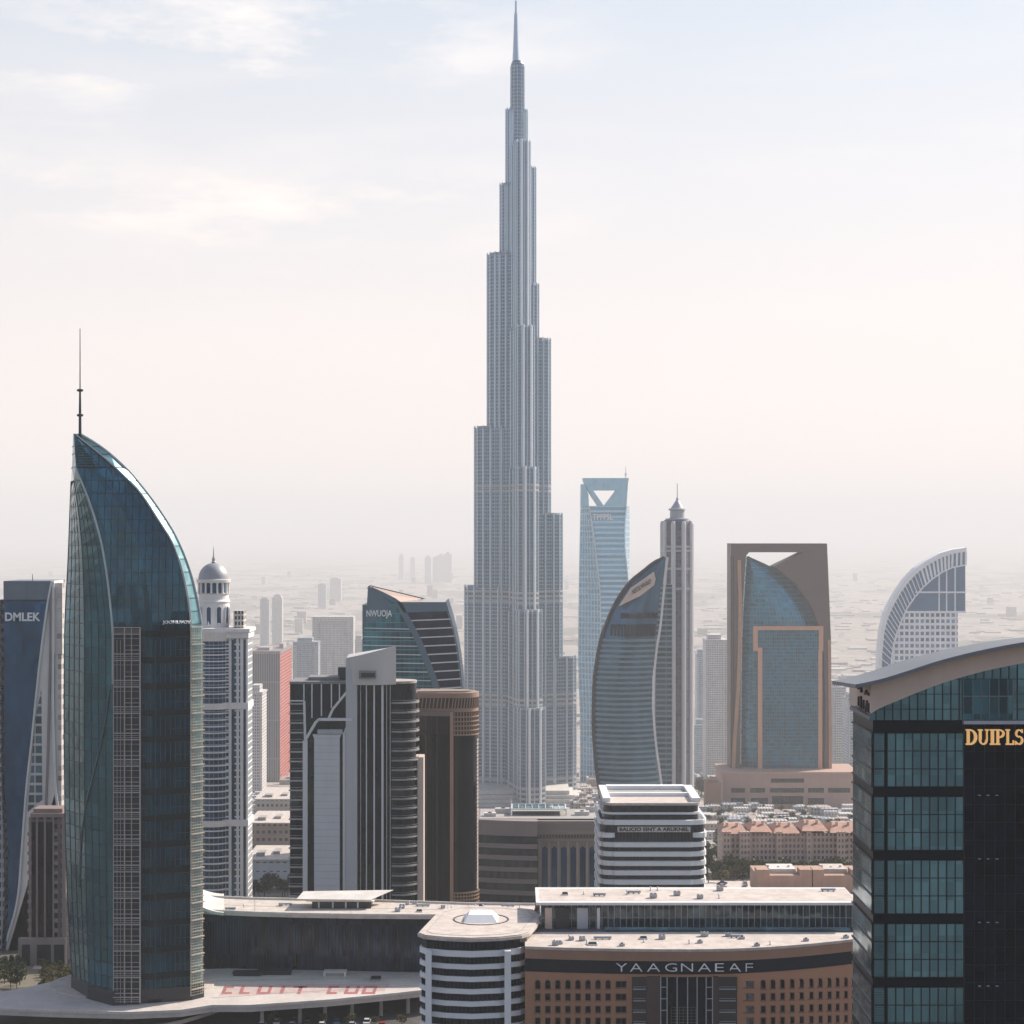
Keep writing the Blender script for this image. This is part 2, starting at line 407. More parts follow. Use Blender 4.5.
def strip(name, pts, w, mat, dz=.12):     # a road following the ground through (x, y) points
    mb = MB(); fine = []
    for a, b in zip(pts, pts[1:]):
        n = max(1, int(math.dist(a, b)/60))
        fine += [(a[0]+(b[0]-a[0])*k/n, a[1]+(b[1]-a[1])*k/n) for k in range(n)]
    fine.append(pts[-1])
    L = []
    for i, p in enumerate(fine):
        a = fine[max(0, i-1)]; b = fine[min(len(fine)-1, i+1)]
        d = Vector((b[0]-a[0], b[1]-a[1])).normalized(); nrm = Vector((-d.y, d.x))*w/2
        L.append([(p[0]+nrm.x, p[1]+nrm.y, ground(p[1]+nrm.y)+dz), (p[0]-nrm.x, p[1]-nrm.y, ground(p[1]-nrm.y)+dz)])
    for a, b in zip(L, L[1:]): mb.face([a[0], a[1], b[1], b[0]][::-1], [(0, 0), (1, 0), (1, 1), (0, 1)])
    o = mb.build(name, mat); tag(o, kind='structure'); return o
def wave(Y, amp, x0=-2600, x1=2600, ph=0, slope=0): return [(x, Y + amp*math.sin(x/700+ph) + slope*x) for x in range(x0, x1+1, 150)]
strip('road', wave(2480, 40), 26, M['asphalt'])
strip('road', wave(3300, 160, ph=1, slope=.12), 30, M['concrete'])
strip('road', wave(4300, 200, ph=2, slope=-.06), 40, M['concrete'])
strip('road', wave(6200, 300, -4000, 4000, 2.6), 60, M['concrete'])
strip('road', wave(1560, 25, -700, 900, .5), 18, M['asphalt'])
strip('road', wave(960, 12, -500, 600, 1.2), 14, M['asphalt'])
strip('road', [(-330, 620), (-310, 900), (-420, 1500), (-560, 2600), (-500, 4200), (-900, 7000)], 18, M['asphalt'])
strip('road', [(160, 700), (250, 1000), (330, 1600), (700, 2600), (1200, 4400)], 18, M['asphalt'])
# a creek crossing the plain
wm = NT('still_water'); wt = wm.done(wm.bsdf((.05, .08, .09), .12, 0, .5))
strip('water', wave(5200, 120, -5200, 5200, 1.5, .03), 170, wt, .1)
strip('water', wave(4100, 60, 100, 2500, .4), 150, wt, .1)

# ================================================================== large towers
# ---- stepped spire tower
def spire_tower():
    Y0 = 2000.0; k = Y0/F
    r = thing('spire_tower', 'tallest silver stepped tower tapering to a needle spire above the whole skyline', 'skyscraper', (X(517, Y0), Y0, 12))
    fm = facade('silver_tower_facade', (.25, .33, .41), (.05, .11, .17), 3.9, 2.0, .26, .30, .4, .12, .5, .3, .45, .1)
    lou = plain('pale_louvre', (.36, .37, .38), .5, .3, var=.1)
    rec = plain('tower_recess_shade', (.05, .075, .11), .4, .2); brt = plain('tower_highlight_rib', (.70, .74, .78), .3, .5, var=.05)
    fin = plain('tower_steel_fin', (.42, .50, .58), .3, .7, var=.08); fv = facade('silver_nose_facade', (.20, .28, .37), (.04, .09, .15), 3.9, 1.8, .14, .28, .35, .1, .5, .3, .5, .1)
    cx, cyy = X(517, Y0), Y0 + 18
    def stadium(ang, L, rad, ox=0):
        d = Vector((math.cos(ang), math.sin(ang))); nrm = Vector((-d.y, d.x)); pts = []
        c = Vector((cx+ox, cyy)); e = c + d*L
        for i in range(13):
            a = -math.pi/2 + math.pi*i/12
            pts.append(e + d*math.cos(a)*rad + nrm*math.sin(a)*rad)
        pts += [c + nrm*rad, c - nrm*rad]
        return [(p.x, p.y) for p in pts], d, nrm, c, e
    tiers = []
    AL, AR = R(158), R(22)
    for xl, top, rad in ((464, 588, 14), (474, 427, 13.5), (487, 252, 12.5), (500, 182, 9), (506, 107, 6.5)):
        L = ((517-xl)*k - rad)/abs(math.cos(AL)); tiers.append((AL, max(L, .5), rad, top))
    for xr, top, rad in ((577, 660, 14), (563, 515, 13.5), (551, 338, 11.5), (539, 283, 8.5), (536, 165, 7), (527.5, 107, 5)):
        L = ((xr-517)*k - rad)/abs(math.cos(AR)); tiers.append((AR, max(L, .5), rad, top))
    AF = R(-78)
    for L, rad, top in ((30, 7.4, 145), (40, 9.5, 330), (50, 11.5, 470), (60, 13, 610), (70, 14, 705)):
        tiers.append((AF, L, rad, top))
    band_levels = [(487, 2), (593, 3), (697, 3), (782, 4)]
    bands = {b[0]: MB() for b in band_levels}
    for n, (ang, L, rad, top) in enumerate(tiers):
        mb = MB(); zt = Z(top, Y0); z0 = 12
        pts, d, nrm, c, e = stadium(ang, L, rad)
        mb.prism(pts, z0, zt)
        t = mb.build('wing_tier', fv if ang == AF else fm, r)
        # rounded flank bays and slim fins running the full height
        fb = MB()
        for s in (-1, 1):
            for q in (.35, .72, .97):
                o = c + d*L*q + nrm*s*rad*.97
                fb.rev([(1.5, z0), (1.5, zt-2), (.4, zt+3)], o.x, o.y, 7)
        for i in range(5):
            a = -R(64) + R(32)*i
            o = e + d*math.cos(a)*(rad+.15) + nrm*math.sin(a)*(rad+.15)
            fb.rev([(.8, z0), (.8, zt+1), (.2, zt+3)], o.x, o.y, 6)
        fb.build('steel_rib', fin, t)
        if ang != AF and L > 6:
            sl = MB(); c2 = c + d*(L*.12+6); o = c2 - nrm*rad*.93*(1 if ang == AL else -1)  # added tubes stand proud; recess shade is put into their dark colour
            sl.rev([(2.3, z0), (2.3, zt-4)], o.x, o.y, 8); sl.build('recess_shade_tube', rec, t)
        if ang == AF:
            sl = MB()  # added nose ribs; sunlit highlights are put into their pale colour
            for a in (R(28), R(-20)): o = e + d*math.cos(a)*(rad+.1) + nrm*math.sin(a)*(rad+.1); sl.rev([(1.5, z0), (1.5, zt), (.4, zt+3)], o.x, o.y, 8)
            sl.build('highlight_rib', brt, t)
        cap = MB(); p2, *_ = stadium(ang, L-1, rad-1.6); cap.prism(p2, zt+.01, zt+2.2); cap.build('roof_parapet', lou, t)
        for py, cnt in band_levels:
            if Z(py, Y0) < zt - 4:
                p3, *_ = stadium(ang, L, rad+.7)
                for q in range(cnt):
                    zz = Z(py, Y0) - q*5.2
                    bands[py].prism(p3, zz, zz+2.3)
    for b in bands.values(): b.build('louvre_band', lou, r)
    co = MB(); co.rev([(9.5, 12), (9.5, Z(252, Y0)), (8.5, Z(180, Y0)), (7.2, Z(110, Y0)), (6.9, Z(60, Y0)), (5.2, Z(57, Y0))], X(517.5, Y0), cyy, 24)
    core = co.build('core', fm, r)
    fb = MB()
    for i in range(12):
        a = 2*math.pi*i/12; fb.tube((X(517.5, Y0)+9.6*math.cos(a), cyy+9.6*math.sin(a), 12), (X(517.5, Y0)+7.1*math.cos(a), cyy+7.1*math.sin(a), Z(62, Y0)), .5, .4, 5)
    fb.build('steel_rib', fin, core)
    s = MB(); s.rev([(3.9, Z(58, Y0)), (3.3, Z(48, Y0)), (2.5, Z(28, Y0)), (1.9, Z(9, Y0)), (1.2, Z(8.7, Y0)), (1.0, Z(-4, Y0))], X(516, Y0), cyy, 14)
    s.build('spire', fin, r, smooth=True)
    p = MB()
    for i in range(5):
        w = 74 - i*5
        p.box(cx-w, cx+w, Y0-52+i*5, Y0+60, 12+i*4, 12+i*4+3.6)
    p.build('podium', M['white_dirty'], r)
spire_tower()

# ---- opener tower (trapezoid opening at the top)
def opener_tower():
    Y0 = 3000.0
    r = thing('opener_tower', 'pale blue glass tower with an inverted triangle opening cut through its top', 'skyscraper', (X(605, Y0), Y0, 12))
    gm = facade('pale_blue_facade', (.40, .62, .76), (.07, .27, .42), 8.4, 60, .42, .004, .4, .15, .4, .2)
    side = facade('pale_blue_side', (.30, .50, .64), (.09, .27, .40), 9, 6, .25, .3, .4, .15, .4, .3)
    trim = plain('pale_steel', (.55, .60, .64), .4, .4)
    Lx = curve([(478, 581), (520, 580), (600, 578.5), (660, 578), (720, 580)])
    Bx = curve([(478, 583), (510, 590), (540, 594.5), (560, 597), (600, 600.5), (660, 601), (720, 600)])
    Rx = curve([(478, 629), (500, 627), (530, 624.5), (545, 624.5), (570, 627), (600, 629), (660, 632), (720, 634)])
    def ring(py):
        z = Z(py, Y0)
        return [(X(Lx(py), Y0+30), Y0+26, z), (X(Bx(py), Y0), Y0, z), (X(Rx(py), Y0), Y0+3, z), (X(max(Rx(py)+1.5, 629.5), Y0+50), Y0+50, z), (X(Lx(py)+3, Y0+60), Y0+60, z)]
    rows = [790, 745, 718, 700, 680, 660, 640, 620, 600, 585, 570, 555, 545, 535, 520, 512, 506]
    mb = MB()
    rings = [ring(p) for p in rows]
    for i, (a, b) in enumerate(zip(rings, rings[1:])): 
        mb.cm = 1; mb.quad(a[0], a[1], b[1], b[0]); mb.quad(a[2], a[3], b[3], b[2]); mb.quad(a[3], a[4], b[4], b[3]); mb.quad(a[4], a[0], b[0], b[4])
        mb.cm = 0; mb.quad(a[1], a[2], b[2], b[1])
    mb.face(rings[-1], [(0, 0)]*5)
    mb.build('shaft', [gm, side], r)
    t = MB()
    def poly(pts): t.xz([(X(x, Y0), Z(y, Y0)) for x, y in pts], Y0+2, Y0+44)
    poly([(583, 478), (629, 478), (628, 484.5), (616.5, 490), (593, 490), (585, 484.5)])
    poly([(581.3, 484), (585, 484.5), (588.5, 494), (589, 506), (581, 506)])
    poly([(585.2, 484.8), (593, 490), (604, 505.9), (598.3, 505.9), (591.2, 495)])
    poly([(616.5, 490.1), (628, 484.6), (626.6, 506), (604.2, 506)])
    t.build('opening_frame', plain('pale_blue_cladding', (.26, .50, .64), .4, .3), r)
    e = MB()
    e.path([(X(Bx(p), Y0)-.4, Y0-1.0, Z(p, Y0)) for p in range(506, 720, 8)], 2.2, 1.6)
    e.build('edge_trim', trim, r); e = MB()
    e.path([(X(Rx(p), Y0)+.4, Y0+2, Z(p, Y0)) for p in range(506, 720, 8)], 1.6, 1.6)
    e.build('edge_trim', trim, r)
    a = MB(); a.tube((X(626.5, Y0), Y0+20, Z(479, Y0)), (X(626.5, Y0), Y0+20, Z(466, Y0)), .9, .4, 6); a.rev([(1.8, Z(475, Y0)), (1.8, Z(473, Y0))], X(626.5, Y0), Y0+20, 6)
    a.build('antenna', trim, r)
    text('TPPPSL', 592.5, 613, 514, 519.8, Y0, M['letter_white'], r, depth=2.5, poff=.01)
opener_tower()

# ---- slim round tower and the half sail before it
def slim_tower():
    Y0 = 1480.0; r = thing('slim_round_tower', 'slim round grey tower with white ribs and a pointed lantern crown', 'skyscraper', (X(678.5, Y0), Y0, ground(Y0)))
    cx, cy0 = X(678.5, Y0), Y0+11; z0 = ground(Y0); k = Y0/F
    fm = facade('slim_tower_facade', (.20, .20, .225), (.12, .12, .145), 3.6, 2.4, .12, .12, .5, .4, .1, .25)
    R1 = 14.6*k
    MB().rev([(R1, z0), (R1, Z(523, Y0)), (R1*.9, Z(520, Y0))], cx, cy0, 32).build('shaft', fm, r, smooth=True)
    w = MB()
    for i in range(9):
        a = 2*math.pi*i/9 + R(10); x, y = cx+(R1+.25)*math.cos(a), cy0+(R1+.25)*math.sin(a)
        w.rev([(1.9, z0), (1.9, Z(524, Y0)), (1.2, Z(521, Y0))], x, y, 10)
    w.build('white_rib', plain('pale_rib', (.62, .60, .60), .45, .2, var=.06), r)
    for py in (548, 552, 570, 590): b = MB(); b.rev([(R1+1, Z(py, Y0)), (R1+1, Z(py-2.4, Y0))], cx, cy0, 32); b.build('collar', M['grey_panel'], r)
    c = MB(); c.rev([(10.5*k, Z(521, Y0)), (12*k, Z(520, Y0)), (12*k, Z(518.5, Y0)), (7.5*k, Z(518, Y0)), (7.2*k, Z(510.5, Y0)), (9*k, Z(510, Y0)), (8.6*k, Z(508.5, Y0)), (6.6*k, Z(508, Y0)), (4*k, Z(504, Y0)), (1.8*k, Z(500.5, Y0)), (1.0*k, Z(500, Y0)), (1.3*k, Z(498.5, Y0)), (.5*k, Z(497, Y0)), (.35*k, Z(483, Y0))], cx, cy0, 20)
    c.build('lantern_crown', M['grey_panel'], r, smooth=True)
slim_tower()
def half_sail():
    Y0 = 1420.0; r = thing('half_sail_tower', 'blue half sail shaped tower with close horizontal louvres and a beige sign panel', 'skyscraper', (X(640, Y0), Y0, ground(Y0)))
    Rx = curve([(557, 667), (575, 665), (600, 662.5), (625, 660), (650, 656), (680, 653.5), (710, 653), (740, 655), (770, 659), (835, 668)])
    Lx = curve([(557, 665.5), (562, 655), (570, 645), (580, 632.5), (596, 620), (620, 608), (650, 599.5), (690, 594.5), (720, 594), (760, 596), (790, 600), (835, 609)])
    zb = ground(Y0)
    def ring(py, out=0.0, N=9):
        z = Z(py, Y0); a, b = X(Lx(py)-out*.3, Y0), X(Rx(py), Y0); w = b-a; pts = []
        for i in range(N+1):
            q = i/N; pts.append((a+w*q, Y0 + 10 - 4*(10/ 4)*min(1, w/45)*math.sin(math.pi*q)*.9 - out, z))
        pts += [(b, Y0+26, z), (a+w*.1, Y0+26, z)]
        return pts
    rows = [838, 800, 770, 740, 710, 680, 650, 630, 610, 595, 580, 570, 564, 559, 557.3]
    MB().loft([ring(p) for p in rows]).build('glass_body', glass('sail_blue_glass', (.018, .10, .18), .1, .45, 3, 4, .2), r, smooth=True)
    lv = MB(); py = 838.0
    while py > 640:
        a = ring(py, .9)[:10]; b = ring(py-2.4, .9)[:10]; c = ring(py-2.4, -.3)[:10]; d = ring(py, -.3)[:10]
        for i in range(9):
            lv.quad(a[i], a[i+1], b[i+1], b[i]); lv.quad(b[i], b[i+1], c[i+1], c[i]); lv.quad(d[i], d[i+1], a[i+1], a[i])
        py -= 5.3
    lv.build('floor_louvre', plain('sea_grey_louvre', (.15, .22, .26), .5, .1), r)
    wv = MB()
    for (y0, y1, n, q0, q1) in ((613, 618.5, 16, .22, .97), (624.5, 636.5, 14, .12, .97)):
        for i in range(n):
            q = q0 + (q1-q0)*i/n; py = (y0+y1)/2; a, b = X(Lx(py), Y0), X(Rx(py), Y0); x = a+(b-a)*q
            yy = Y0 + 10 - 10*.9*math.sin(math.pi*q) - .5
            wv.box(x, x+(b-a)*(q1-q0)/n*.6, yy-.4, yy+1.2, Z(y1, Y0), Z(y0, Y0))
    wv.build('clerestory_glazing', M['black_glass'], r)
    pn = MB(); pn.xz([(X(x, Y0), Z(y, Y0)) for x, y in ((619, 606), (631, 588), (654, 572), (655.5, 579), (654, 585), (640, 596))], Y0-1.2, Y0+4)
    sp_ = pn.build('sign_panel', M['beige'], r)
    text('NEOLMHAID', 632, 651, 590, 595, Y0-1.3, M['letter_dark'], r, depth=.4, tilt=.62)
    e = MB()
    e.path([(X(Rx(p), Y0)+.4, Y0-.4, Z(p, Y0)) for p in range(557, 838, 6)], 1.3, 1.6)
    e.build('edge_trim', M['white'], r)
    d = MB(); d.path([(X(Lx(p), Y0)-.3, Y0+8.5, Z(p, Y0)) for p in np.arange(557, 838, 4)], 1.4, 2.4)
    d.build('edge_fin', M['dark_metal'], r)
    s = MB(); s.box(X(656, Y0), X(673, Y0), Y0+9, Y0+24, zb, Z(585, Y0)); s.build('side_slab', facade('sail_side', (.16, .22, .25), (.04, .08, .11), 4, 8, .4, .06), r)
half_sail()

# ---- brown portal tower with a glass sail inside
def portal_tower():
    Y0 = 1950.0; zb = ground(Y0); r = thing('portal_tower', 'brown square arch tower framing a curved glass sail on a brown podium', 'skyscraper', (X(780, Y0), Y0, zb))
    bm = plain('taupe_metal_cladding', (.115, .08, .075), .5, .2, var=.08, scale=.02)
    def pp(l): return [(X(x, Y0), Z(y, Y0)) for x, y in l]
    fr = MB()
    fr.xz(pp([(731, 543.5), (827, 543.5), (827.4, 552), (805, 552.3), (749, 552.3), (746, 556), (743, 600), (741, 650), (740, 776), (731, 776)]), Y0, Y0+36)
    fr.xz(pp([(803, 552.5), (827.4, 552.2), (829, 590), (831, 640), (831.5, 776), (824.5, 776), (825.5, 700), (824, 650), (820, 627), (810, 603), (795, 583), (774, 566.5)]), Y0, Y0+36)
    fr.build('portal_frame', bm, r)
    cc = MB()
    cc.path([(X(x, Y0), Y0-.8, Z(y, Y0)) for x, y in ((739, 560), (740, 600), (739.5, 650), (738, 690), (734.5, 740), (733, 776))], 2.2, 3.6)
    cc.path([(X(x, Y0), Y0-.8, Z(y, Y0)) for x, y in ((829.3, 640), (829.8, 700), (830.2, 776))], 2.0, 3.0)
    cc.build('copper_pilaster', M['copper'], r)
    rf = MB(); 
    for i in range(2): rf.box(X(730.5+i*2.4, Y0), X(731.4+i*2.4, Y0), Y0-.7, Y0+.5, Z(776, Y0), Z(556, Y0))
    rf.build('recess_line', M['dark_metal'], r)
    Lx = curve([(556, 749), (600, 746), (650, 744), (776, 743)])
    Rx = curve([(556, 749.6), (562, 762), (566.5, 773), (574, 784), (583, 794), (603, 809), (627, 819), (650, 823), (700, 824.5), (776, 824)])
    def ring(py, N=12):
        z = Z(py, Y0); a, b = X(Lx(py), Y0), X(Rx(py), Y0); w = b-a
        return [(a+w*i/N, Y0+16-min(9, w*.14)*math.sin(math.pi*i/N), z) for i in range(N+1)] + [(b, Y0+40, z), (a, Y0+40, z)]
    MB().loft([ring(p) for p in (776, 740, 700, 660, 640, 620, 605, 590, 578, 570, 564, 559, 556.4)]).build('glass_sail', facade('sail_scale_glass', (.05, .21, .30), (.02, .16, .26), 4.5, 3.2, .22, .12, .3, .1, .5, .4, .4, tilt=.05), r, smooth=True)
    kf = MB()
    for (a, b, c, d) in ((753, 823, 626, 630), (753, 757.5, 630, 651), (818.5, 823, 630, 651), (757.5, 762, 647.5, 775), (818, 822, 651, 775)):
        kf.box(X(a, Y0), X(b, Y0), Y0-2.4, Y0+3, Z(d, Y0), Z(c, Y0))
    kf.build('copper_keyhole_frame', plain('pink_copper', (.58, .31, .21), .5, .15, var=.1), r)
    pg = MB(); pg.box(X(757.5, Y0), X(818.5, Y0), Y0-1.2, Y0+4, Z(775, Y0), Z(630, Y0))
    pg.build('flat_glazing', facade('grid_glass', (.02, .095, .135), (.012, .11, .185), 3.6, 2.4, .15, .12, .3, .08, .6, .5), r)
    po = MB(); po.box(X(723, Y0-30), X(858, Y0-30), Y0-30, Y0+37, zb-1, Z(775, Y0-30)); po.box(X(722, Y0-30)-.6, X(858, Y0-30)+2, Y0-31.2, Y0+38, Z(775, Y0-30), Z(772, Y0-30))
    pod = po.build('podium', plain('podium_stone', (.46, .30, .24), .75, var=.1), r)
    for (a, b, c, d) in ((771, 804, 778.5, 782.5), (731, 745, 788, 792.5), (750, 765, 788, 792.5), (770, 804, 788, 792.5), (808, 824, 788, 792.5), (828, 850, 788, 792.5), (731, 745, 798, 804), (751, 768, 798, 804), (772, 803, 796, 804), (808, 824, 798, 804)):
        w = MB(); w.box(X(a, Y0-30), X(b, Y0-30), Y0-30.5, Y0-29, Z(d, Y0-30), Z(c, Y0-30)); w.build('window', M['black_glass'], pod)
    an = MB(); an.box(X(706, 1890), X(721, 1890), 1890, 1912, ground(1910)-1, Z(783, 1890)); an.box(X(708, 1890), X(719, 1890), 1894, 1908, Z(783, 1890), Z(780, 1890)); an.build('annex', M['brown'], r)
portal_tower()

# ---- quarter arc building
def arc_building():
    Y0 = 2300.0; r = thing('arc_building', 'white quarter arc building with a curved latticed edge, far behind the arched roof', 'office building', (X(925, Y0), Y0, 12))
    wp = plain('arc_white', (.84, .85, .87), .6, var=.06)
    O = [(966, 547.5), (952, 549.5), (940, 553), (927, 560), (915, 568), (905, 578.5), (897, 590), (890, 602), (884, 615), (880.5, 630), (878.5, 650), (877.5, 675), (877, 800)]
    I = [(965.5, 565), (952, 567.5), (942, 572), (932, 579), (923, 587), (914.5, 597), (907, 608), (901.5, 620), (897, 632), (893.5, 645), (891.5, 660), (890.5, 680), (890, 800)]
    J = [(965.7, 551.5), (952.4, 553.7), (941, 557.5), (929, 564), (917.8, 572), (908, 582), (900, 593), (893.2, 605), (887.5, 618), (884, 632), (882, 651), (881, 675), (880.5, 800)]
    def pp(l): return [(X(x, Y0), Z(y, Y0)) for x, y in l]
    b = MB(); b.xz(pp(O + J[::-1]), Y0-3, Y0+15); b.build('outer_rim', wp, r)
    b = MB(); b.xz(pp(J + I[::-1]), Y0-.5, Y0+13); b.build('rim_glazing', plain('arc_dark_glazing', (.07, .17, .31), .15, .3), r)
    b = MB()
    for i in range(len(J)-1):
        n = 3 if i < len(J)-2 else 14
        for q in range(n):
            f = q/n
            p = [J[i][c]+(J[i+1][c]-J[i][c])*f for c in (0, 1)]; s = [I[i][c]+(I[i+1][c]-I[i][c])*f for c in (0, 1)]
            b.bar((X(p[0], Y0), Y0-1, Z(p[1], Y0)), (X(s[0], Y0), Y0-1, Z(s[1], Y0)), 1.0, 2.4)
    b.path([(X(x, Y0), Y0-1.2, Z(y, Y0)) for x, y in I], 1.6, 2.2)
    b.build('rim_lattice', wp, r)
    G = [(965.5, 565), (952, 567.5), (942, 572), (932, 579), (923, 587), (914.5, 597), (907, 608), (905, 611), (965.5, 611)]
    b = MB(); b.xz(pp(G), Y0+1, Y0+13); b.build('upper_glazing', plain('arc_blue_glazing', (.06, .15, .28), .15, .3), r)
    b = MB()
    for x, y in ((938.5, 574), (946, 570), (954.5, 567)): b.box(X(x, Y0), X(x+1.2, Y0), Y0-.4, Y0+1.5, Z(611, Y0), Z(y, Y0))
    b.box(X(915, Y0), X(966, Y0), Y0-.6, Y0+1.5, Z(593, Y0), Z(591.5, Y0)); b.box(X(905, Y0), X(966, Y0), Y0-.6, Y0+1.5, Z(613, Y0), Z(611, Y0))
    b.build('mullion', wp, r)
    Wl = [(905, 612.5), (958, 612.5), (958, 800), (890, 800), (890.5, 680), (891.5, 660), (893.5, 645), (897, 632), (901.5, 620)]
    b = MB(); b.xz(pp(Wl), Y0+1.2, Y0+30); b.build('gridded_wall', facade('arc_grid', (.84, .85, .87), (.12, .20, .32), 7.4, 6.2, .42, .35, .6, .2), r)
arc_building()

# ---- slope roofed glass building
def slope_building():
    Y0 = 900.0; zb = ground(Y0); r = thing('slope_roofed_building', 'teal glass office with a sloping copper roof and a curved blue dividing band', 'office building', (X(412, Y0), Y0, zb))
    k = Y0/F; bl = plain('slate_blue_cladding', (.10, .16, .21), .4, .3, var=.06)
    Lx = curve([(587, 368), (600, 368), (610, 366.5), (640, 363.5), (690, 361.5), (900, 358)])
    Sx = curve([(587, 369), (594, 384), (602, 397.5), (615, 405), (630, 413.5), (660, 426.5), (692, 437.5), (900, 470)])
    Rx = curve([(602, 445), (613, 448.5), (625, 452), (655, 458), (692, 462), (900, 475)])
    def pl(l, dy=0): return [(X(x, Y0), Z(y, Y0)) for x, y in l]
    rows = [602, 615, 630, 645, 660, 676, 692, 760, 840]
    f = MB()
    left = [(Lx(587), 587), (Sx(594), 594)] + [(Sx(y), y) for y in rows] + [(Lx(y), y) for y in rows[::-1]]
    f.xz(pl(left), Y0, Y0+2); f.build('glass_face', facade('slope_teal', (.11, .24, .27), (.05, .19, .23), 4.27, 2.2, .1, .05, .3, .08, .5, .4), r)
    f = MB(); f.xz(pl([(Sx(y), y) for y in rows] + [(Rx(y), y) for y in rows[::-1]]), Y0+.1, Y0+50); f.build('dark_face', glass('slope_navy', (.007, .022, .055), .1, .15, 2.2, 4.2, .3, spec=.3), r)
    f = MB(); top = [(Lx(587), 587), (Sx(594), 594), (Sx(602), 602)]
    body = [(Lx(y), y) for y in rows]
    a = pl([(Lx(587), 587), (Sx(594), 594), (Sx(602), 602), (Sx(692), 692), (Lx(692), 692), (Lx(602), 602)])
    f.box(X(362, Y0), X(437, Y0), Y0+2.01, Y0+50, zb, Z(605, Y0)); f.build('core', bl, r)
    # band, fascia
    f = MB(); cur = [(Sx(y), y) for y in (587, 590, 594, 598, 602, 608, 615, 622, 630, 645, 660, 676, 692, 720)]
    f.xz(pl([(x-2.8, y+1) for x, y in cur] + [(x+3.4, y) for x, y in cur[::-1]]), Y0-.9, Y0+.2)
    f.xz(pl([(397, 602), (445, 602), (447.6, 611), (404, 612.5)]), Y0-.9, Y0+.2)
    f.xz(pl([(368, 587), (369.5, 587.6), (384, 597), (393, 606), (372, 622), (366, 622)]), Y0-.5, Y0+.3)
    f.build('dividing_band', bl, r)
    f = MB()
    for i in range(10):
        y = 620.5+i*8.5
        f.bar((X(Sx(y)+3.4, Y0), Y0-.5, Z(y, Y0)), (X(Rx(y-1.5), Y0), Y0-.5, Z(y-1.5, Y0)), .55, .9)
    for i in range(9):
        y = 628+i*8.6
        f.bar((X(Lx(y), Y0), Y0-.4, Z(y, Y0)), (X(Sx(y)-3.2, Y0), Y0-.4, Z(y+1, Y0)), .42, .7)
    f.build('floor_line', M['white'], r)
    e = MB(); e.path([(X(Rx(y), Y0), Y0, Z(y, Y0)) for y in rows], .8, 1); e.build('edge_trim', bl, r)
    # sloping roof : front rim falls from the apex to the corner, back ridge falls slowly
    f = MB(); A = P(369, 587, Y0); B = P(384, 594, Y0); C = P(397.5, 602.2, Y0); 
    D = (X(445, Y0), Y0+.5, Z(602.2, Y0)); yb = Y0+46
    E = (X(430, yb), yb, Z(600.5, yb)); G = (X(371, yb), yb, Z(586.4, yb))
    f.face([A, B, C, E, G], [(0, 0)]*5); f.face([C, D, (D[0], yb, D[2]), E], [(0, 0)]*4)
    f.quad((A[0], Y0, Z(606, Y0)), A, G, (G[0], yb, Z(606, Y0))); f.quad(G, E, (E[0], yb, Z(606, Y0)), (G[0], yb, Z(606, Y0)))
    f.build('roof', plain('pinkish_roof', (.40, .29, .24), .6, .1, var=.08), r)
    f = MB(); f.path([A, (G[0], yb, G[2]+.3)], .8); f.path([(G[0], yb, G[2]), (E[0], yb, E[2])], .9, .9); f.build('roof_edge', M['dark_metal'], r)
    text('NWUOJA', 366.5, 392, 610, 618.5, Y0-.55, M['letter_white'], r, depth=.4, poff=.02)
slope_building()

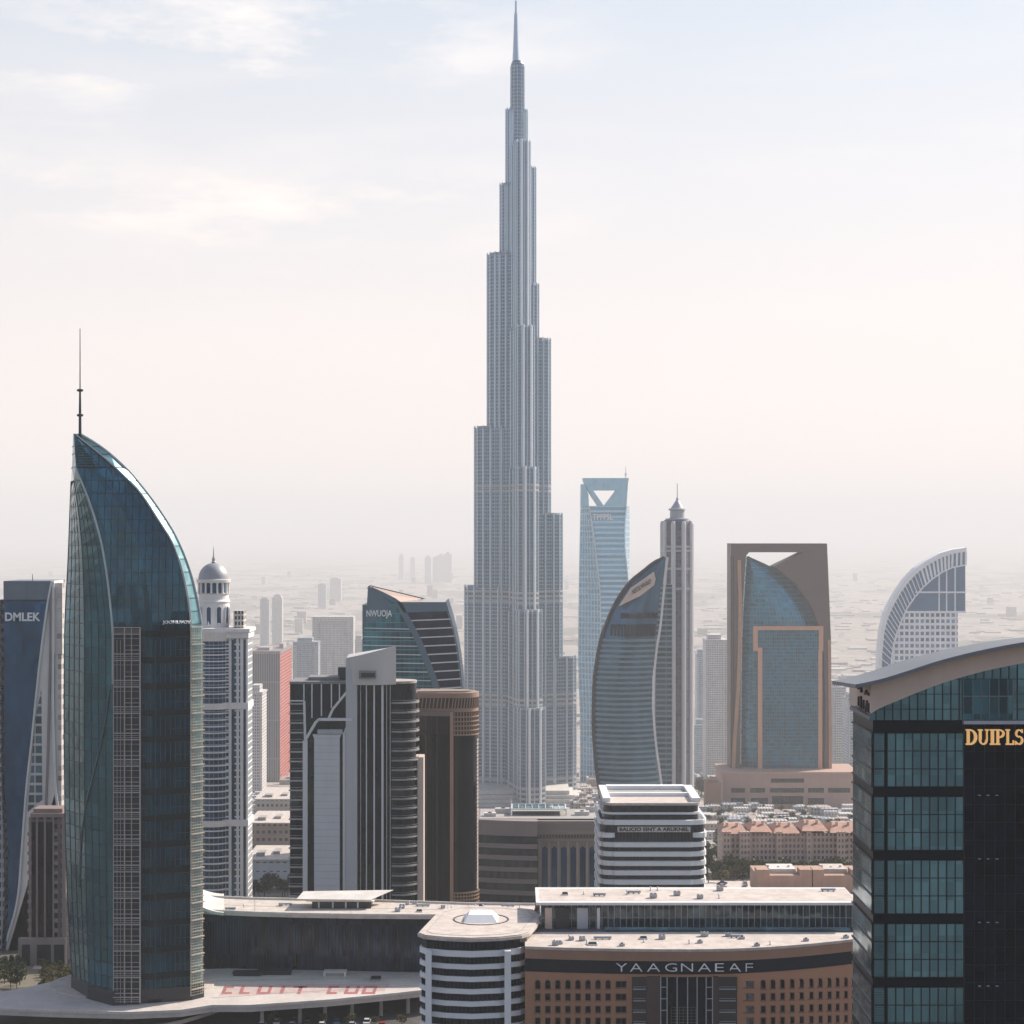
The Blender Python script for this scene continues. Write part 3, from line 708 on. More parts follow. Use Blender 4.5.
# ================================================================== nearer buildings
# ---- great glass sail on its deck
DECK = 176.0
def sail_tower():
    Yb = 500.0; zb = DECK; r = thing('sail_tower', 'tall dark teal curved glass sail tower with a thin mast on its tip', 'skyscraper', (X(130, Yb), Yb+15, zb))
    Lx = curve([(433, 73), (440, 73), (480, 71), (560, 68), (640, 64.5), (720, 64), (800, 64.5), (870, 66), (940, 69), (1004, 73)])
    Bx = curve([(433, 73.8), (467, 76), (482, 82), (500, 89), (525, 97), (550, 103), (600, 110), (640, 113), (700, 113), (1004, 114)])
    Cx = curve([(433, 74.5), (437, 79), (447, 92), (460, 108), (475, 124), (489, 138), (517, 157), (548, 175), (587, 186), (622, 191), (640, 191.5), (1004, 191.5)])
    Ox = curve([(433, 79), (441, 93), (449, 105), (461, 119), (475, 133), (506, 157), (541, 178), (580, 192.5), (619, 200.5), (640, 203), (1004, 203)])
    def ring(py):
        z = Z(py, Yb); x0, x1, x2, x3 = Lx(py), Bx(py), Cx(py), max(Ox(py), Cx(py)+.3)
        w = min(1, (x3-x0)/60)
        return [(X(x0, Yb+17*w), Yb+17*w, z), (X((x0*.55+x1*.45)-2.0*w, Yb+6*w), Yb+6.2*w, z), (X(x1, Yb), Yb, z), (X((x1+x2)/2, Yb+1*w), Yb+1.3*w, z), (X(x2, Yb+5*w), Yb+5*w, z),
                (X(x3, Yb+8*w), Yb+8*w, z), (X(x3-5*w, Yb+36*w+.2), Yb+36*w+.2, z), (X(x0+4*w, Yb+38*w+.2), Yb+38*w+.2, z)]
    zr = list(np.arange(1004, 640, -13.2)) + [640, 625] + list(np.arange(612, 445, -13.2)) + [446, 440, 436, 433.6]
    rings = [ring(p) for p in zr]
    pl_, dk, pt = [], [], []
    us = [0]
    def side(mb, i, j, py0=None, py1=None, off=0):
        for a, b, p in zip(rings, rings[1:], zr):
            if (py0 is None or p <= py0) and (py1 is None or p > py1): mb.quad(a[i], a[j], b[j], b[i])
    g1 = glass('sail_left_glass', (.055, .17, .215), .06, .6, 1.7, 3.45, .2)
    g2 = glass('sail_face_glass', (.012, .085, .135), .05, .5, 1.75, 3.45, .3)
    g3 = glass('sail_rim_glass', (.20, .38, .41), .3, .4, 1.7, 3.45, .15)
    m = MB()
    side(m, 0, 1); side(m, 1, 2); m.build('curved_flank', g1, r)
    m = MB(); side(m, 2, 3); side(m, 3, 4); m.build('main_face', g2, r)
    m = MB(); side(m, 4, 5); side(m, 5, 6); side(m, 6, 7); side(m, 7, 0); m.face(rings[-1], [(0, 0)]*8); m.build('rim', g3, r)
    # curtain wall bars: fine horizontals and verticals
    def at(a, i, j, q): return [a[i][c]+(a[j][c]-a[i][c])*q for c in range(3)]
    m = MB()
    for a, p in zip(rings, zr):
        if p < 442: continue
        o = [(x, y-.08, z) for x, y, z in a]
        m.path([o[0], o[1], o[2]], .16, .25)
        if p < 640: m.path([o[2], o[3], o[4]], .2, .25)
        if 445 < p < 640: m.path([o[4], o[5]], .14, .2)
    for (i, j, n) in ((0, 1, 4), (1, 2, 4)):
        for q in range(n):
            for a, b, p in zip(rings, rings[1:], zr):
                if p < 480: continue
                m.bar([v-(.08 if c == 1 else 0) for c, v in enumerate(at(a, i, j, q/n))], [v-(.08 if c == 1 else 0) for c, v in enumerate(at(b, i, j, q/n))], .12, .2)
    # verticals of the main face stand plumb, cut by the curved edge
    for px in np.arange(84, 191, 6.6):
        yt = next((p for p in np.arange(436, 640, 1.0) if Bx(p) < px < Cx(p)), None)
        if yt is None: continue
        yb = 640
        for p in np.arange(yt, 640, 1.0):
            if Bx(p) > px: yb = p; break
        for p in np.arange(yt, yb-4, 12):
            q = min(p+12, yb)
            def pt_(p):
                a = ring(p); f = (X(px, Yb)-a[2][0])/(a[4][0]-a[2][0]+1e-6); f = max(0, min(1, f))
                b = at(a, 2, 3, f*2) if f < .5 else at(a, 3, 4, f*2-1)
                return (b[0], b[1]-.08, b[2])
            m.bar(pt_(p), pt_(q), .12, .2)
    m.build('mullion', plain('dark_teal_frame', (.03, .055, .065), .4, .4), r)
    # bright edge lines
    m = MB()
    for i, j in ((4, 4),):
        m.path([(ring(p)[4][0], ring(p)[4][1]-.25, ring(p)[4][2]) for p in np.arange(434, 1004, 6)], .35, .5)
    m.path([(ring(p)[5][0]+.1, ring(p)[5][1]-.1, ring(p)[5][2]) for p in np.arange(434, 630, 6)], .4, .4)
    m.path([(ring(p)[2][0], ring(p)[2][1]-.2, ring(p)[2][2]) for p in np.arange(468, 690, 6)], .45, .5)
    m.build('edge_trim', plain('pale_edge_trim', (.42, .48, .50), .4, .5), r)
    m = MB()
    sw = curve([(690, 113), (717, 109), (752, 101), (777, 94), (813, 84), (850, 78), (900, 75)])
    m.path([(lambda a, x: (x, (a[1][1] + (a[2][1]-a[1][1])*max(0, min(1, (x-a[1][0])/(a[2][0]-a[1][0]))) if x > a[1][0] else a[0][1]+(a[1][1]-a[0][1])*max(0, (x-a[0][0])/(a[1][0]-a[0][0])))-.25, a[2][2]))(ring(p), X(sw(p), Yb+5)) for p in range(690, 900, 6)], .35, .3)
    m.build('flank_seam', plain('flank_seam', (.10, .16, .18), .4, .3), r)
    # louvred cap
    m = MB()
    for i in range(9):
        p = 446+i*2.6; a = ring(p); x1 = min(a[4][0], X(80+i*2.9, Yb))
        m.bar((a[2][0]+.3, a[2][1]-.35, a[2][2]), (x1, a[2][1]-.1, a[2][2]), .2, .5)
    m.build('cap_louvre', M['dark_metal'], r)
    # lower storeys: dark spandrel bands and mullions
    nb = plain('near_black_band', (.004, .010, .014), .5, 0, spec=.2)
    def fx(px, off=0): 
        f = (px-114)/(191.5-114); dy = 2.6*f if f < .5 else 1.3+(f-.5)*7.4; return (X(px, Yb+dy), Yb+dy - off)
    for i in range(15):
        m = MB(); p = 631+i*26.4
        for j in range(5):
            a = fx(140+j*10.3, .3); b = fx(150.3+j*10.3, .3)
            m.quad((a[0], a[1], Z(p+6.5, Yb)), (b[0], b[1], Z(p+6.5, Yb)), (b[0], b[1], Z(p, Yb)), (a[0], a[1], Z(p, Yb)))
            m.quad((a[0], a[1], Z(p, Yb)), (b[0], b[1], Z(p, Yb)), (b[0], b[1]+.6, Z(p, Yb)), (a[0], a[1]+.6, Z(p, Yb)))
        m.build('spandrel_band', nb, r)
    m = MB()
    for i in range(11):
        a = fx(141+i*4.9, .2); m.bar((*a, Z(1000, Yb)), (*a, Z(640, Yb)), .1, .2)
    for i in range(14):
        p = 650.5+i*26.4; m.bar((*fx(141, .22), Z(p, Yb)), (*fx(191, .22), Z(p, Yb)), .12, .12)
        m.bar((*fx(141, .5), Z(p-13, Yb)), (*fx(191, .5), Z(p-13, Yb)), .1, .1)
    m.build('storey_mullion', plain('teal_mullion', (.05, .08, .09), .4, .3), r)
    # white balcony lattice up the corner
    wl = plain('lattice_white', (.46, .42, .40), .5, var=.1)
    m = MB(); 
    y = Yb-1.3
    m.box(X(113.5, Yb), X(141, Yb), Yb-.6, Yb+3.0, Z(1003, Yb), Z(628, Yb)); 
    m.build('shaft_backing', plain('shaft_dark', (.02, .027, .035), .3, .1), r)
    m = MB()
    for px, w in ((113.5, .2), (124.5, .3), (131.5, .22), (140, .34)): m.bar((X(px, y), y, Z(1003, y)), (X(px, y), y, Z(627, y)), w*.6, w)
    for px in (117, 120.5): m.bar((X(px, y), y, Z(1003, y)), (X(px, y), y, Z(640, y)), .08, .12)
    p = 627.5
    i = 0
    while p < 1002:
        base = 627.5 + i*26.4
        for dp, w in ((0, .2), (2.5, .1), (4.5, .1), (6.5, .22), (11, .08), (18, .08), (22.5, .14)):
            if base+dp < 1003:
                m.bar((X(113.5 if dp < 12 or i > 3 else 124, y), y-.1, Z(base+dp, y)), (X(140.3, y), y-.1, Z(base+dp, y)), w, .3 if w < .2 else .9)
        i += 1; p = base + 26.4
    m.build('balcony_lattice', wl, r)
    # beige lattice up the far edge
    m = MB(); a0 = fx(191.5, 1.0); a1 = (X(203.2, Yb+8), Yb+8-1.0)
    for q in np.linspace(0, 1, 6):
        x, yy = a0[0]+(a1[0]-a0[0])*q, a0[1]+(a1[1]-a0[1])*q
        m.bar((x, yy, Z(1000, Yb)), (x, yy, Z(628 + (0 if q < 1 else 4), Yb)), .13, .22)
    p = 628; i = 0
    while p < 1000:
        w = (.3, .1, .14, .1, .2, .1)[i % 6]
        m.bar((a0[0], a0[1]-.1, Z(p, Yb)), (a1[0]+(.35 if i % 6 in (0, 1, 4) else 0), a1[1]-.1, Z(p, Yb)), w, .7 if i % 6 == 0 else .25)
        p += 2.9; i += 1
    m.build('balcony_rail_lattice', plain('lattice_beige', (.52, .46, .38), .6, var=.12), r)
    m = MB(); a = ring(1004)
    m.prism([(p_[0]+dx, p_[1]+dy) for p_, dx, dy in zip([a[0], a[1], a[2], a[4], a[5], a[6], a[7]], (-.4, -.4, 0, .3, .4, .4, -.4), (-.5, -.7, -1.7, -.9, -.6, .5, .5))], zb-.5, Z(990, Yb))
    m.build('plinth', plain('dark_plinth', (.03, .035, .04), .4, .1), r)
    text('JOOHLIVOY', 163, 191, 620.5, 624.5, Yb+1.5, M['letter_white'], r, depth=.8, poff=.02)
    m = MB(); mx_, my = X(79, Yb), Yb+1.2
    m.rev([(.42, Z(440, Yb)), (.36, Z(415, Yb)), (.26, Z(391, Yb)), (.16, Z(389, Yb)), (.10, Z(328, Yb))], mx_, my, 8)
    m.build('mast', M['dark_metal'], r)
    for py in (415, 390):
        m = MB(); m.rev([(.3, Z(py+1.5, Yb)), (.85, Z(py+.9, Yb)), (.85, Z(py-.9, Yb)), (.3, Z(py-1.5, Yb))], mx_, my, 10); m.build('mast_collar', M['dark_metal'], r)
sail_tower()

# ---- deck, plinth disc, ramp and what is below
def deck():
    def on(l, z): return [onz(x, y, z) for x, y in l]
    pts = on([(-60, 1003), (0, 1010), (60, 1012.5), (130, 1014), (180, 1012), (212, 1007), (250, 1007), (330, 1001.5), (400, 994.5), (440, 990), (450, 975), (415, 969), (300, 966), (205, 969), (120, 968), (64, 979), (0, 993), (-60, 1000)], DECK)
    r = thing('podium_deck', 'broad pale concrete deck spreading round the foot of the glass sail tower', 'deck', (pts[3][0], pts[3][1], 170))
    m = MB(); m.prism(pts, DECK-1.3, DECK); m.build('slab', plain('deck_paving', (.56, .50, .46), .75, var=.2, scale=.12, streak=False), r)
    n = 40; c = onz(126, 993, DECK); disc = [(c[0]+22.5*math.cos(2*math.pi*i/n), c[1]+13.0+17.0*math.sin(2*math.pi*i/n)-3, ) for i in range(n)]
    m = MB(); m.prism(disc, DECK+.01, DECK+.45); m.build('plinth_disc', M['pale_roof'], r)
    rim = MB(); fr = on([(-60, 1003), (0, 1010), (60, 1012.5), (130, 1014), (180, 1012), (212, 1007), (250, 1007), (330, 1001.5), (400, 994.5), (440, 990)], DECK)
    rim.path([(x, y-.1, DECK+.3) for x, y in fr], .7, .5); rim.build('parapet', M['white_dirty'], r)
    m = MB()
    for k, px in enumerate((262, 301, 318, 345, 372, 400)):
        y = onz(px, 1003 - (px-262)*.06, DECK)[1]+3; 
    # columns below
    for px in (262, 300, 325, 352, 381, 408):
        y = onz(px, 1007-(px-250)*.09, DECK)[1] + 2.2
        m = MB(); m.rev([(.55, 169.5), (.5, 173.9), (.9, DECK-1.31)], X(px, y), y, 10); m.build('column', M['concrete'], r)
    z = DECK+.02
    def patch(l): mk.face([(*onz(x, y, z), z) for x, y in l], [(0, 0)]*len(l))
    # painted red block characters, foreshortened on the deck
    mk = MB(); z = DECK+.012; patch([(218, 995.5), (384, 991), (390, 984), (232, 984.5)]); mk.build('painted_strip', plain('pale_pink_marking', (.50, .38, .355), .8, var=.25, scale=.4, streak=False), r); z = DECK+.02
    x = 221
    for ch in ('C', 'L', 'U', 'I', 'T', ' ', 'E', 'U', 'O'):
        w = 15; t = 4; mk = MB()
        def bx(a, b, c, d): patch([(x+a*w+ (1-d)*3, 986+8*d), (x+b*w+(1-d)*3, 986+8*d), (x+b*w+(1-c)*3, 986+8*c), (x+a*w+(1-c)*3, 986+8*c)])
        if ch in 'CLUEO': bx(0, .24, .0, 1)
        if ch in 'UO': bx(.70, .92, 0, 1)
        if ch in 'IT': bx(.37, .62, 0, 1)
        if ch in 'CTEO': bx(.24 if ch != 'T' else 0, .70 if ch != 'T' else .92, 0, .25)
        if ch in 'CLUEO': bx(.24, .70, .75, 1)
        x += 17.5
        if mk.f: mk.build('painted_letter', M['red_paint'], r)
    ln = MB()
    for a, b in (((210, 981), (410, 977.5)), ((212, 998), (300, 992)), ((300, 992), (410, 985.5))):
        p, q = onz(*a, DECK), onz(*b, DECK); ln.bar((*p, DECK+.02), (*q, DECK+.02), .06, .35)
    ln.build('seam', M['concrete'], r)
    for k, (a, b, h) in enumerate((((234, 975), (262, 973), .8), ((258, 974), (292, 972), .8), ((325, 975), (346, 974), 1.0), ((372, 980), (380, 979.5), .6))):
        p, q = onz(*a, DECK), onz(*b, DECK)
        t = thing('roof_hatch', ('low dark roof hatch on the deck beside the tower foot', 'longer dark roof hatch on the deck under the concave dark wall', 'pale framed kiosk on the deck in front of the concave dark wall', 'tiny grey vent box standing alone on the deck')[k], 'hatch', (p[0], p[1], DECK))
        m = MB(); m.box(p[0], q[0], p[1]-1.4, p[1]+1.2, DECK+.02, DECK+h); m.build('curb', M['dark_metal'] if k < 2 else M['concrete'], t)
        m = MB(); m.box(p[0]-.3, q[0]+.3, p[1]-1.7, p[1]+1.5, DECK+h+.002, DECK+h+.25)
        if k == 2:
            for xx in (p[0], q[0]): m.box(xx-.3, xx+.3, p[1]-2, p[1]-1.5, DECK+.02, DECK+h)
        m.build('lid', M['white_dirty'] if k == 2 else M['dark_metal'], t)
    t = thing('curved_ramp', 'pale curved ramp sweeping down under the deck edge', 'ramp', (*onz(185, 1022, 171.5), 171))
    m = MB(); rr = []
    for i in range(9):
        q = i/8; px = 120+q*100; py = 1030-22*q**1.6; z = 172.0+2.2*q
        a = onz(px, py, z); b = onz(px+14, py-6-4*q, z); rr.append(((a[0], a[1], z), (b[0]+6, b[1]+1, z)))
    for a, b in zip(rr, rr[1:]): m.quad(a[0], b[0], b[1], a[1]); m.quad((*a[0][:2], a[0][2]-1), (*b[0][:2], b[0][2]-1), b[0], a[0])
    m.build('ramp_slab', M['pale_roof'], t)
    strip('road', [(-160, 492), (-60, 487), (40, 492), (120, 500)], 11, M['asphalt'])
deck()

# ---- concave dark building with the pale roof
def concave_building():
    zt = 192.8
    top = [(196, 907), (205, 911), (250, 913.2), (300, 914.6), (360, 915.6), (415, 916), (470, 916), (530, 914)]
    bk = [(535, 905), (470, 904.4), (415, 902.5), (360, 901), (300, 900), (250, 899), (214, 897.5), (198, 896)]
    tp = [onz(x, y, zt) for x, y in top]; bp = [onz(x, y, zt) for x, y in bk]
    # the wall foot sags back in the middle
    r = thing('concave_hall', 'long low building with a curved dark ribbed glass wall and pale roof behind the deck', 'building', (tp[3][0], tp[3][1], DECK))
    N = 60
    def along(l, q):
        q *= len(l)-1; i = min(int(q), len(l)-2); f = q-i
        return (l[i][0]+(l[i+1][0]-l[i][0])*f, l[i][1]+(l[i+1][1]-l[i][1])*f)
    front = [along(tp, i/N) for i in range(N+1)]
    sag = [(x, y + 2.0 + 4*math.sin(math.pi*i/N)) for i, (x, y) in enumerate(front)]
    back = [along(bp, i/N) for i in range(N+1)]
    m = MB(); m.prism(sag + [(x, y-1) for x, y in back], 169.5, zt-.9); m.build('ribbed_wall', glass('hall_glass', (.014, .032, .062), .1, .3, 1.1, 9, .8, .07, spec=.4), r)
    m = MB()
    for i in range(0, N*2):
        p = along(sag, i/(N*2)); m.bar((p[0], p[1]-.1, DECK+.1), (p[0], p[1]-.1, zt-.95), .1, .16)
    m.build('wall_rib', plain('hall_rib', (.010, .018, .034), .6, 0, spec=.2), r)
    m = MB(); m.prism(front + back, zt-.88, zt); 
    rf = m.build('roof', M['pale_roof'], r)
    m = MB(); m.path([(x, y+.2, zt+.25) for x, y in front], .5, .4); m.path([(x, y-.3, zt+.3) for x, y in back], .6, .4); m.build('parapet', M['white_dirty'], r)
    m = MB()
    for q in (.3, .55, .8):
        a = along(front, q); b = along(back, 1-q); m.bar((*a, zt+.03), (*b, zt+.03), .05, .14)
    fl = [((a[0]+b[0])/2, (a[1]+b[1])/2) for a, b in zip(front, back[::-1])]; m.path([(x, y, zt+.03) for x, y in fl], .05, .14)
    m.build('roof_seam', M['concrete'], r)
    # the roof lifts at the sail end
    m = MB(); L = []
    for i in range(9):
        q = i/8; px = 224-30*q; z = zt+.1+2.4*q*q
        a = onz(px, 913-1.5*q, zt); b = onz(px, 894, zt); L.append(((a[0], a[1], z), (b[0], b[1], z)))
    for a, b in zip(L, L[1:]): m.quad(a[0], a[1], b[1], b[0]); m.quad(b[0], (*b[0][:2], b[0][2]-.8), (*a[0][:2], a[0][2]-.8), a[0]); m.quad(a[1], (*a[1][:2], a[1][2]-.8), (*b[1][:2], b[1][2]-.8), b[1])
    m.build('upswept_roof_end', M['white_dirty'], r)
    # pavilion
    Yp = 541.5; t = thing('roof_pavilion', 'small rooftop pavilion with flared white eaves on the pale curved roof', 'pavilion', (X(345, Yp), Yp, zt))
    m = MB(); m.box(X(312, Yp), X(371, Yp), Yp, Yp+6, zt+.01, Z(900, Yp)); m.build('dark_wall', M['dark_metal'], t)
    m = MB()
    for px in (318, 332, 345, 357): m.box(X(px, Yp), X(px+1.6, Yp), Yp-.05, Yp-.004, Z(908, Yp), Z(902, Yp))
    m.build('wall_slat', M['white_dirty'], t)
    m = MB(); za, zb_ = Z(901, Yp), Z(899, Yp)
    lo = [(X(309, Yp), Yp-1, za), (X(374, Yp), Yp-1, za), (X(376, Yp), Yp+8, za), (X(309, Yp), Yp+8, za)]
    hi = [(X(297, Yp), Yp-1.5, zb_+.3), (X(371, Yp), Yp-1.2, zb_), (X(392, Yp), Yp+9, zb_+.9), (X(300, Yp), Yp+9, zb_+.5)]
    m.loft([lo, hi]); m.build('flared_roof', M['white_dirty'], t)
concave_building()

# ---- round white office block
def round_office():
    Rz = 210.2
    def on(l, z=Rz): return [onz(x, y, z) for x, y in l]
    outl = on([(417.5, 932.5), (424, 935), (445, 937), (471, 938), (500, 937), (522, 934.5), (530, 932), (537, 924), (542, 915.5), (533, 909), (505, 906.3), (460, 906), (439, 910)])
    r = thing('round_office', 'white round fronted office block with striped bands and an octagonal pale roof', 'office building', (outl[3][0], outl[3][1]+15, 170))
    cen = (sum(p[0] for p in outl)/len(outl), sum(p[1] for p in outl)/len(outl))
    def ins(l, d): 
        o = []
        for x, y in l:
            v = Vector((cen[0]-x, cen[1]-y)); v.normalize(); o.append((x+v.x*d, y+v.y*d))
        return o
    m = MB(); m.prism(outl, Rz-.9, Rz-.25); q = ins(outl, .35); m.prism(q, Rz-.24, Rz); m.build('roof', M['pale_roof'], r)
    p2 = ins(outl, 1.0)
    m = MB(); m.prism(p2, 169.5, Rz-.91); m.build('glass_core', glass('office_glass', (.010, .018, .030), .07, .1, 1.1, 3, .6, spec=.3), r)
    m = MB(); inn = ins(outl, 2.4); m.path([(x, y, Rz+.03) for x, y in inn+inn[:1]], .06, .12); m.build('roof_seam', M['concrete'], r)
    # banded floors on the curved front and on the two chamfered ends
    k = 424/F; zb0 = Z(955, 424)
    n = 0; b = MB(); z = zb0
    p3 = ins(outl, .55); p4 = ins(outl, .85)
    idx = list(range(len(outl)))
    m = MB(); m.prism(p3, Rz-4.4, Rz-3.05); m.build('cornice_band', M['bright_white'], r)
    z = Rz-4.4
    while z > 172:
        z -= 2.72
        m = MB(); m.prism(p3, z, z+1.1); m.build('floor_band', M['bright_white'], r)
    for (a, b_) in ((425.5, 431.5), (504.5, 511)):
        y = onz((a+b_)/2, 937.5, Rz)[1]+.45
        m = MB(); m.box(X(a, y), X(b_, y), y-.55, y+1.5, 169.5, Rz-3.0)
        m.build('pier', M['bright_white'], r)
    m = MB()
    for i in range(26):
        q = i/25; j = 1+q*4; a = int(min(j, 4.999)); f = j-a
        x, y = p4[a][0]+(p4[a+1][0]-p4[a][0])*f, p4[a][1]+(p4[a+1][1]-p4[a][1])*f
        m.bar((x, y, 171), (x, y, Rz-.95), .07, .12)
    m.build('mullion', M['dark_metal'], r)
    # roof hatch
    c = onz(481, 920, Rz)
    t = thing('roof_lantern', 'pale tapered roof hatch in a dark ring on the round office roof', 'roof hatch', (c[0], c[1], Rz))
    m = MB(); a = [(c[0]-3.9, c[1]-3.2), (c[0]+3.8, c[1]-3.2), (c[0]+4.1, c[1]+4.5), (c[0]-3.9, c[1]+4.5)]; u = [(c[0]-2.9, c[1]-1.5), (c[0]+2.7, c[1]-1.5), (c[0]+2.4, c[1]+4), (c[0]-2.6, c[1]+4)]
    m.loft([[(*p, Rz+.01) for p in a], [(*p, Rz+1.5) for p in u]]); m.build('hood', M['bright_white'], t)
    m = MB(); m.path([(c[0]+6.3*math.cos(2*math.pi*i/28), c[1]+.6+6.3*math.sin(2*math.pi*i/28), Rz+.06) for i in range(29)], .12, .3); m.build('ring', M['dark_metal'], t)
round_office()

# ---- brown hotel-like block with white lettering
def brown_block():
    Y0 = 420.0; zt = Z(951.5, Y0); r = thing('brown_block', 'brown stone building with small square windows and wide white lettering on a dark band', 'building', (X(690, Y0), Y0, 170))
    def yf(px): return Y0 + (11.0*((px-690)/167)**2 if px > 690 else 3.0*((690-px)/165)**2)
    def pt(px): y = yf(px); return (X(px, y), y)
    cols = list(range(525, 858, 6)) + [857.5]
    fr = [pt(p) for p in cols]
    bk = [(fr[-1][0], 446), (fr[0][0], 446)]
    def sh(d, o=0): return [(x, y-d) for x, y in fr]
    m = MB(); m.prism(fr+bk, 169.5, zt); m.build('wall', plain('brown_render', (.44, .225, .135), .75, var=.1, scale=.08), r)
    m = MB(); m.prism(sh(.5)+[(fr[-1][0], 447), (fr[0][0], 447)], zt+.003, zt+.6); m.build('roof', M['pale_roof'], r)
    m = MB(); m.prism(sh(.35)+[(x, y+.02) for x, y in fr[::-1]], zt-2.1, zt-.004); m.build('brown_cornice', M['brown'], r)
    m = MB(); m.prism(sh(.14)+[(x, y+.03) for x, y in fr[::-1]], zt-5.0, zt-2.103); bd = m.build('sign_band', plain('dark_sign_band', (.010, .014, .024), .4, 0, spec=.2), r)
    yl = Y0-.16
    for ch, a, b in (('Y', 616, 627), ('A', 630, 642.5), ('A', 647, 660), ('G', 665, 677), ('N', 681, 693), ('A', 698, 711), ('E', 715, 724), ('A', 728, 741), ('F', 745, 753)):
        text(ch, a, b, 963.3, 971.5, yf((a+b)/2)-.17, M['letter_white'], bd, 'letter', .12, poff=-.012)
    win_fr = plain('window_frame_brown', (.20, .12, .085), .6, var=.05); pane = glass('block_pane', (.008, .01, .016), .1, .05, .7, .8, .6, spec=.2)
    pane2 = glass('block_pane_pale', (.12, .12, .14), .1, .2, .6, .7, .6)  # paler pane colour for the wide window column
    def window(px, py, w, h, arch):
        x, y = pt(px); hw = X(512+w/2, y); z1 = Z(py-h/2, y); z0 = Z(py+h/2, y); mat = pane if w < 10 or px < 700 else pane2
        m = MB(); n = 8
        if arch:
            o = [(x-hw, z0), (x+hw, z0)] + [(x+hw*math.cos(math.pi*i/n), z1-hw+hw*math.sin(math.pi*i/n)) for i in range(n+1)]
        else: o = [(x-hw, z0), (x+hw, z0), (x+hw, z1), (x-hw, z1)]
        m.xz(o, y-.10, y+.05); wd = m.build('window', mat, r)
        f = MB(); f.path([(a, y-.11, b) for a, b in o+o[:1]], .13, .16); f.box(x-hw-.14, x+hw+.14, y-.3, y-.03, z0-.22, z0-.06)
        if w > 6: f.bar((x, y-.11, z0), (x, y-.11, z1), .08)
        f.build('frame', win_fr, wd)
    rows = ((984.2, 8, True), (996.8, 6, False), (1009.2, 6, False), (1021, 6.2, False))
    for py, h, ar in rows:
        for i in range(8): window(537.7+10.05*i, py, 5.2, h+.8, ar)
        window(621, py, 10.5, 6.4, False)
        window(748.5, py, 10.5, 6.4, False)
        for px in (763, 772.6, 782, 791.6, 801, 810.7, 819.7, 828.7, 837, 845.3, 853): window(px, py-(px-760)*.03, 5.2 if px < 830 else 4.5, h+.8, ar)
    # centre: stair bays and the tall window
    dk = plain('bay_recess', (.045, .035, .035), .5, var=.15)
    for a, b in ((632, 647), (718, 737)):
        m = MB(); m.box(X(a, Y0), X(b, Y0), Y0-.12, Y0+.1, 169.5, Z(977, Y0)); bay = m.build('stair_bay', dk, r)
        for j in range(5):
            py = 988.5+j*11.5; m = MB(); m.box(X(a+1, Y0), X(b-1.5, Y0), Y0-.7, Y0-.121, Z(py+.6, Y0), Z(py, Y0)); m.bar((X(a+1, Y0), Y0-.65, Z(py-2.3, Y0)), (X(b-1.5, Y0), Y0-.65, Z(py-2.3, Y0)), .07); m.build('balcony', M['grey_panel'], bay)
    m = MB(); m.box(X(647, Y0), X(660, Y0), Y0-.2, Y0+.1, 169.5, Z(976, Y0)); m.box(X(713, Y0), X(718, Y0), Y0-.2, Y0+.1, 169.5, Z(976, Y0)); m.build('stone_panel', M['brown_dark'], r)
    m = MB(); m.box(X(660, Y0), X(713, Y0), Y0-.15, Y0+.1, 169.5, Z(977, Y0)); tw = m.build('tall_window', M['black_glass'], r)
    m = MB()
    for px in (660.6, 667, 677, 687.5, 697, 706, 712.4): m.bar((X(px, Y0), Y0-.25, 169.5), (X(px, Y0), Y0-.25, Z(977, Y0)), .2, .2)
    for py in (987, 998.5, 1010): m.bar((X(660, Y0), Y0-.22, Z(py, Y0)), (X(667, Y0), Y0-.22, Z(py, Y0)), .15); m.bar((X(706, Y0), Y0-.22, Z(py, Y0)), (X(713, Y0), Y0-.22, Z(py, Y0)), .15)
    m.build('mullion', M['grey_panel'], tw)
    m = MB()
    for i in range(7): m.bar((X(671+i*4.1, Y0), Y0-.3, 169.5), (X(671+i*4.1, Y0), Y0-.3, Z(1007+abs(i-3)*.4, Y0)), .08)
    for i in range(7): m.bar((X(671, Y0), Y0-.3, Z(1007+i*3, Y0)), (X(696, Y0), Y0-.3, Z(1007+i*3, Y0)), .07)
    m.build('entrance_screen', plain('bronze_screen', (.16, .15, .14), .4, .5), tw)
    # roof clutter
    for k, (px, py) in enumerate(((560, 944), (622, 946), (700, 943), (742, 939), (757, 946), (806, 941), (846, 938))):
        a = onz(px, py, zt+.6); t = thing('rooftop_unit', 'small grey air unit on the pale front roof of the brown block', 'roof unit', (a[0], a[1], zt+.6), 'air units on the brown block')
        m = MB(); m.box(a[0]-.6, a[0]+.6, a[1]-.4, a[1]+.5, zt+.61, zt+1.2); m.build('casing', M['grey_panel'], t)
        m = MB(); m.rev([(.3, zt+1.2), (.3, zt+1.35)], a[0], a[1], 8); m.build('fan', M['dark_metal'], t)
    # upper glass pavilion behind
    Yu = 441.0; zs = Z(904, Yu); u = thing('glass_penthouse', 'wide glass walled upper storey under a thin flat white roof', 'building', (X(690, Yu), Yu, zt))
    yb = (ZC-zs-.5)*F/(887.3-HZ)
    m = MB(); m.box(X(536, Yu), X(858, Yu), Yu-1, yb, zs-.1, zs+.5); m.build('flat_roof', M['white'], u)
    m = MB(); m.box(X(540, Yu), X(857, Yu), Yu+1.2, yb-2, zs+.501, zs+.53); m.build('roof_membrane', M['pale_roof'], u)
    m = MB(); m.box(X(541, Yu), X(858, Yu), Yu+1.5, yb-1, zt+.62, zs-.101); m.build('glass_wall', glass('penthouse_glass', (.05, .085, .10), .06, .3, 1.3, 6, .6), u)
    m = MB()
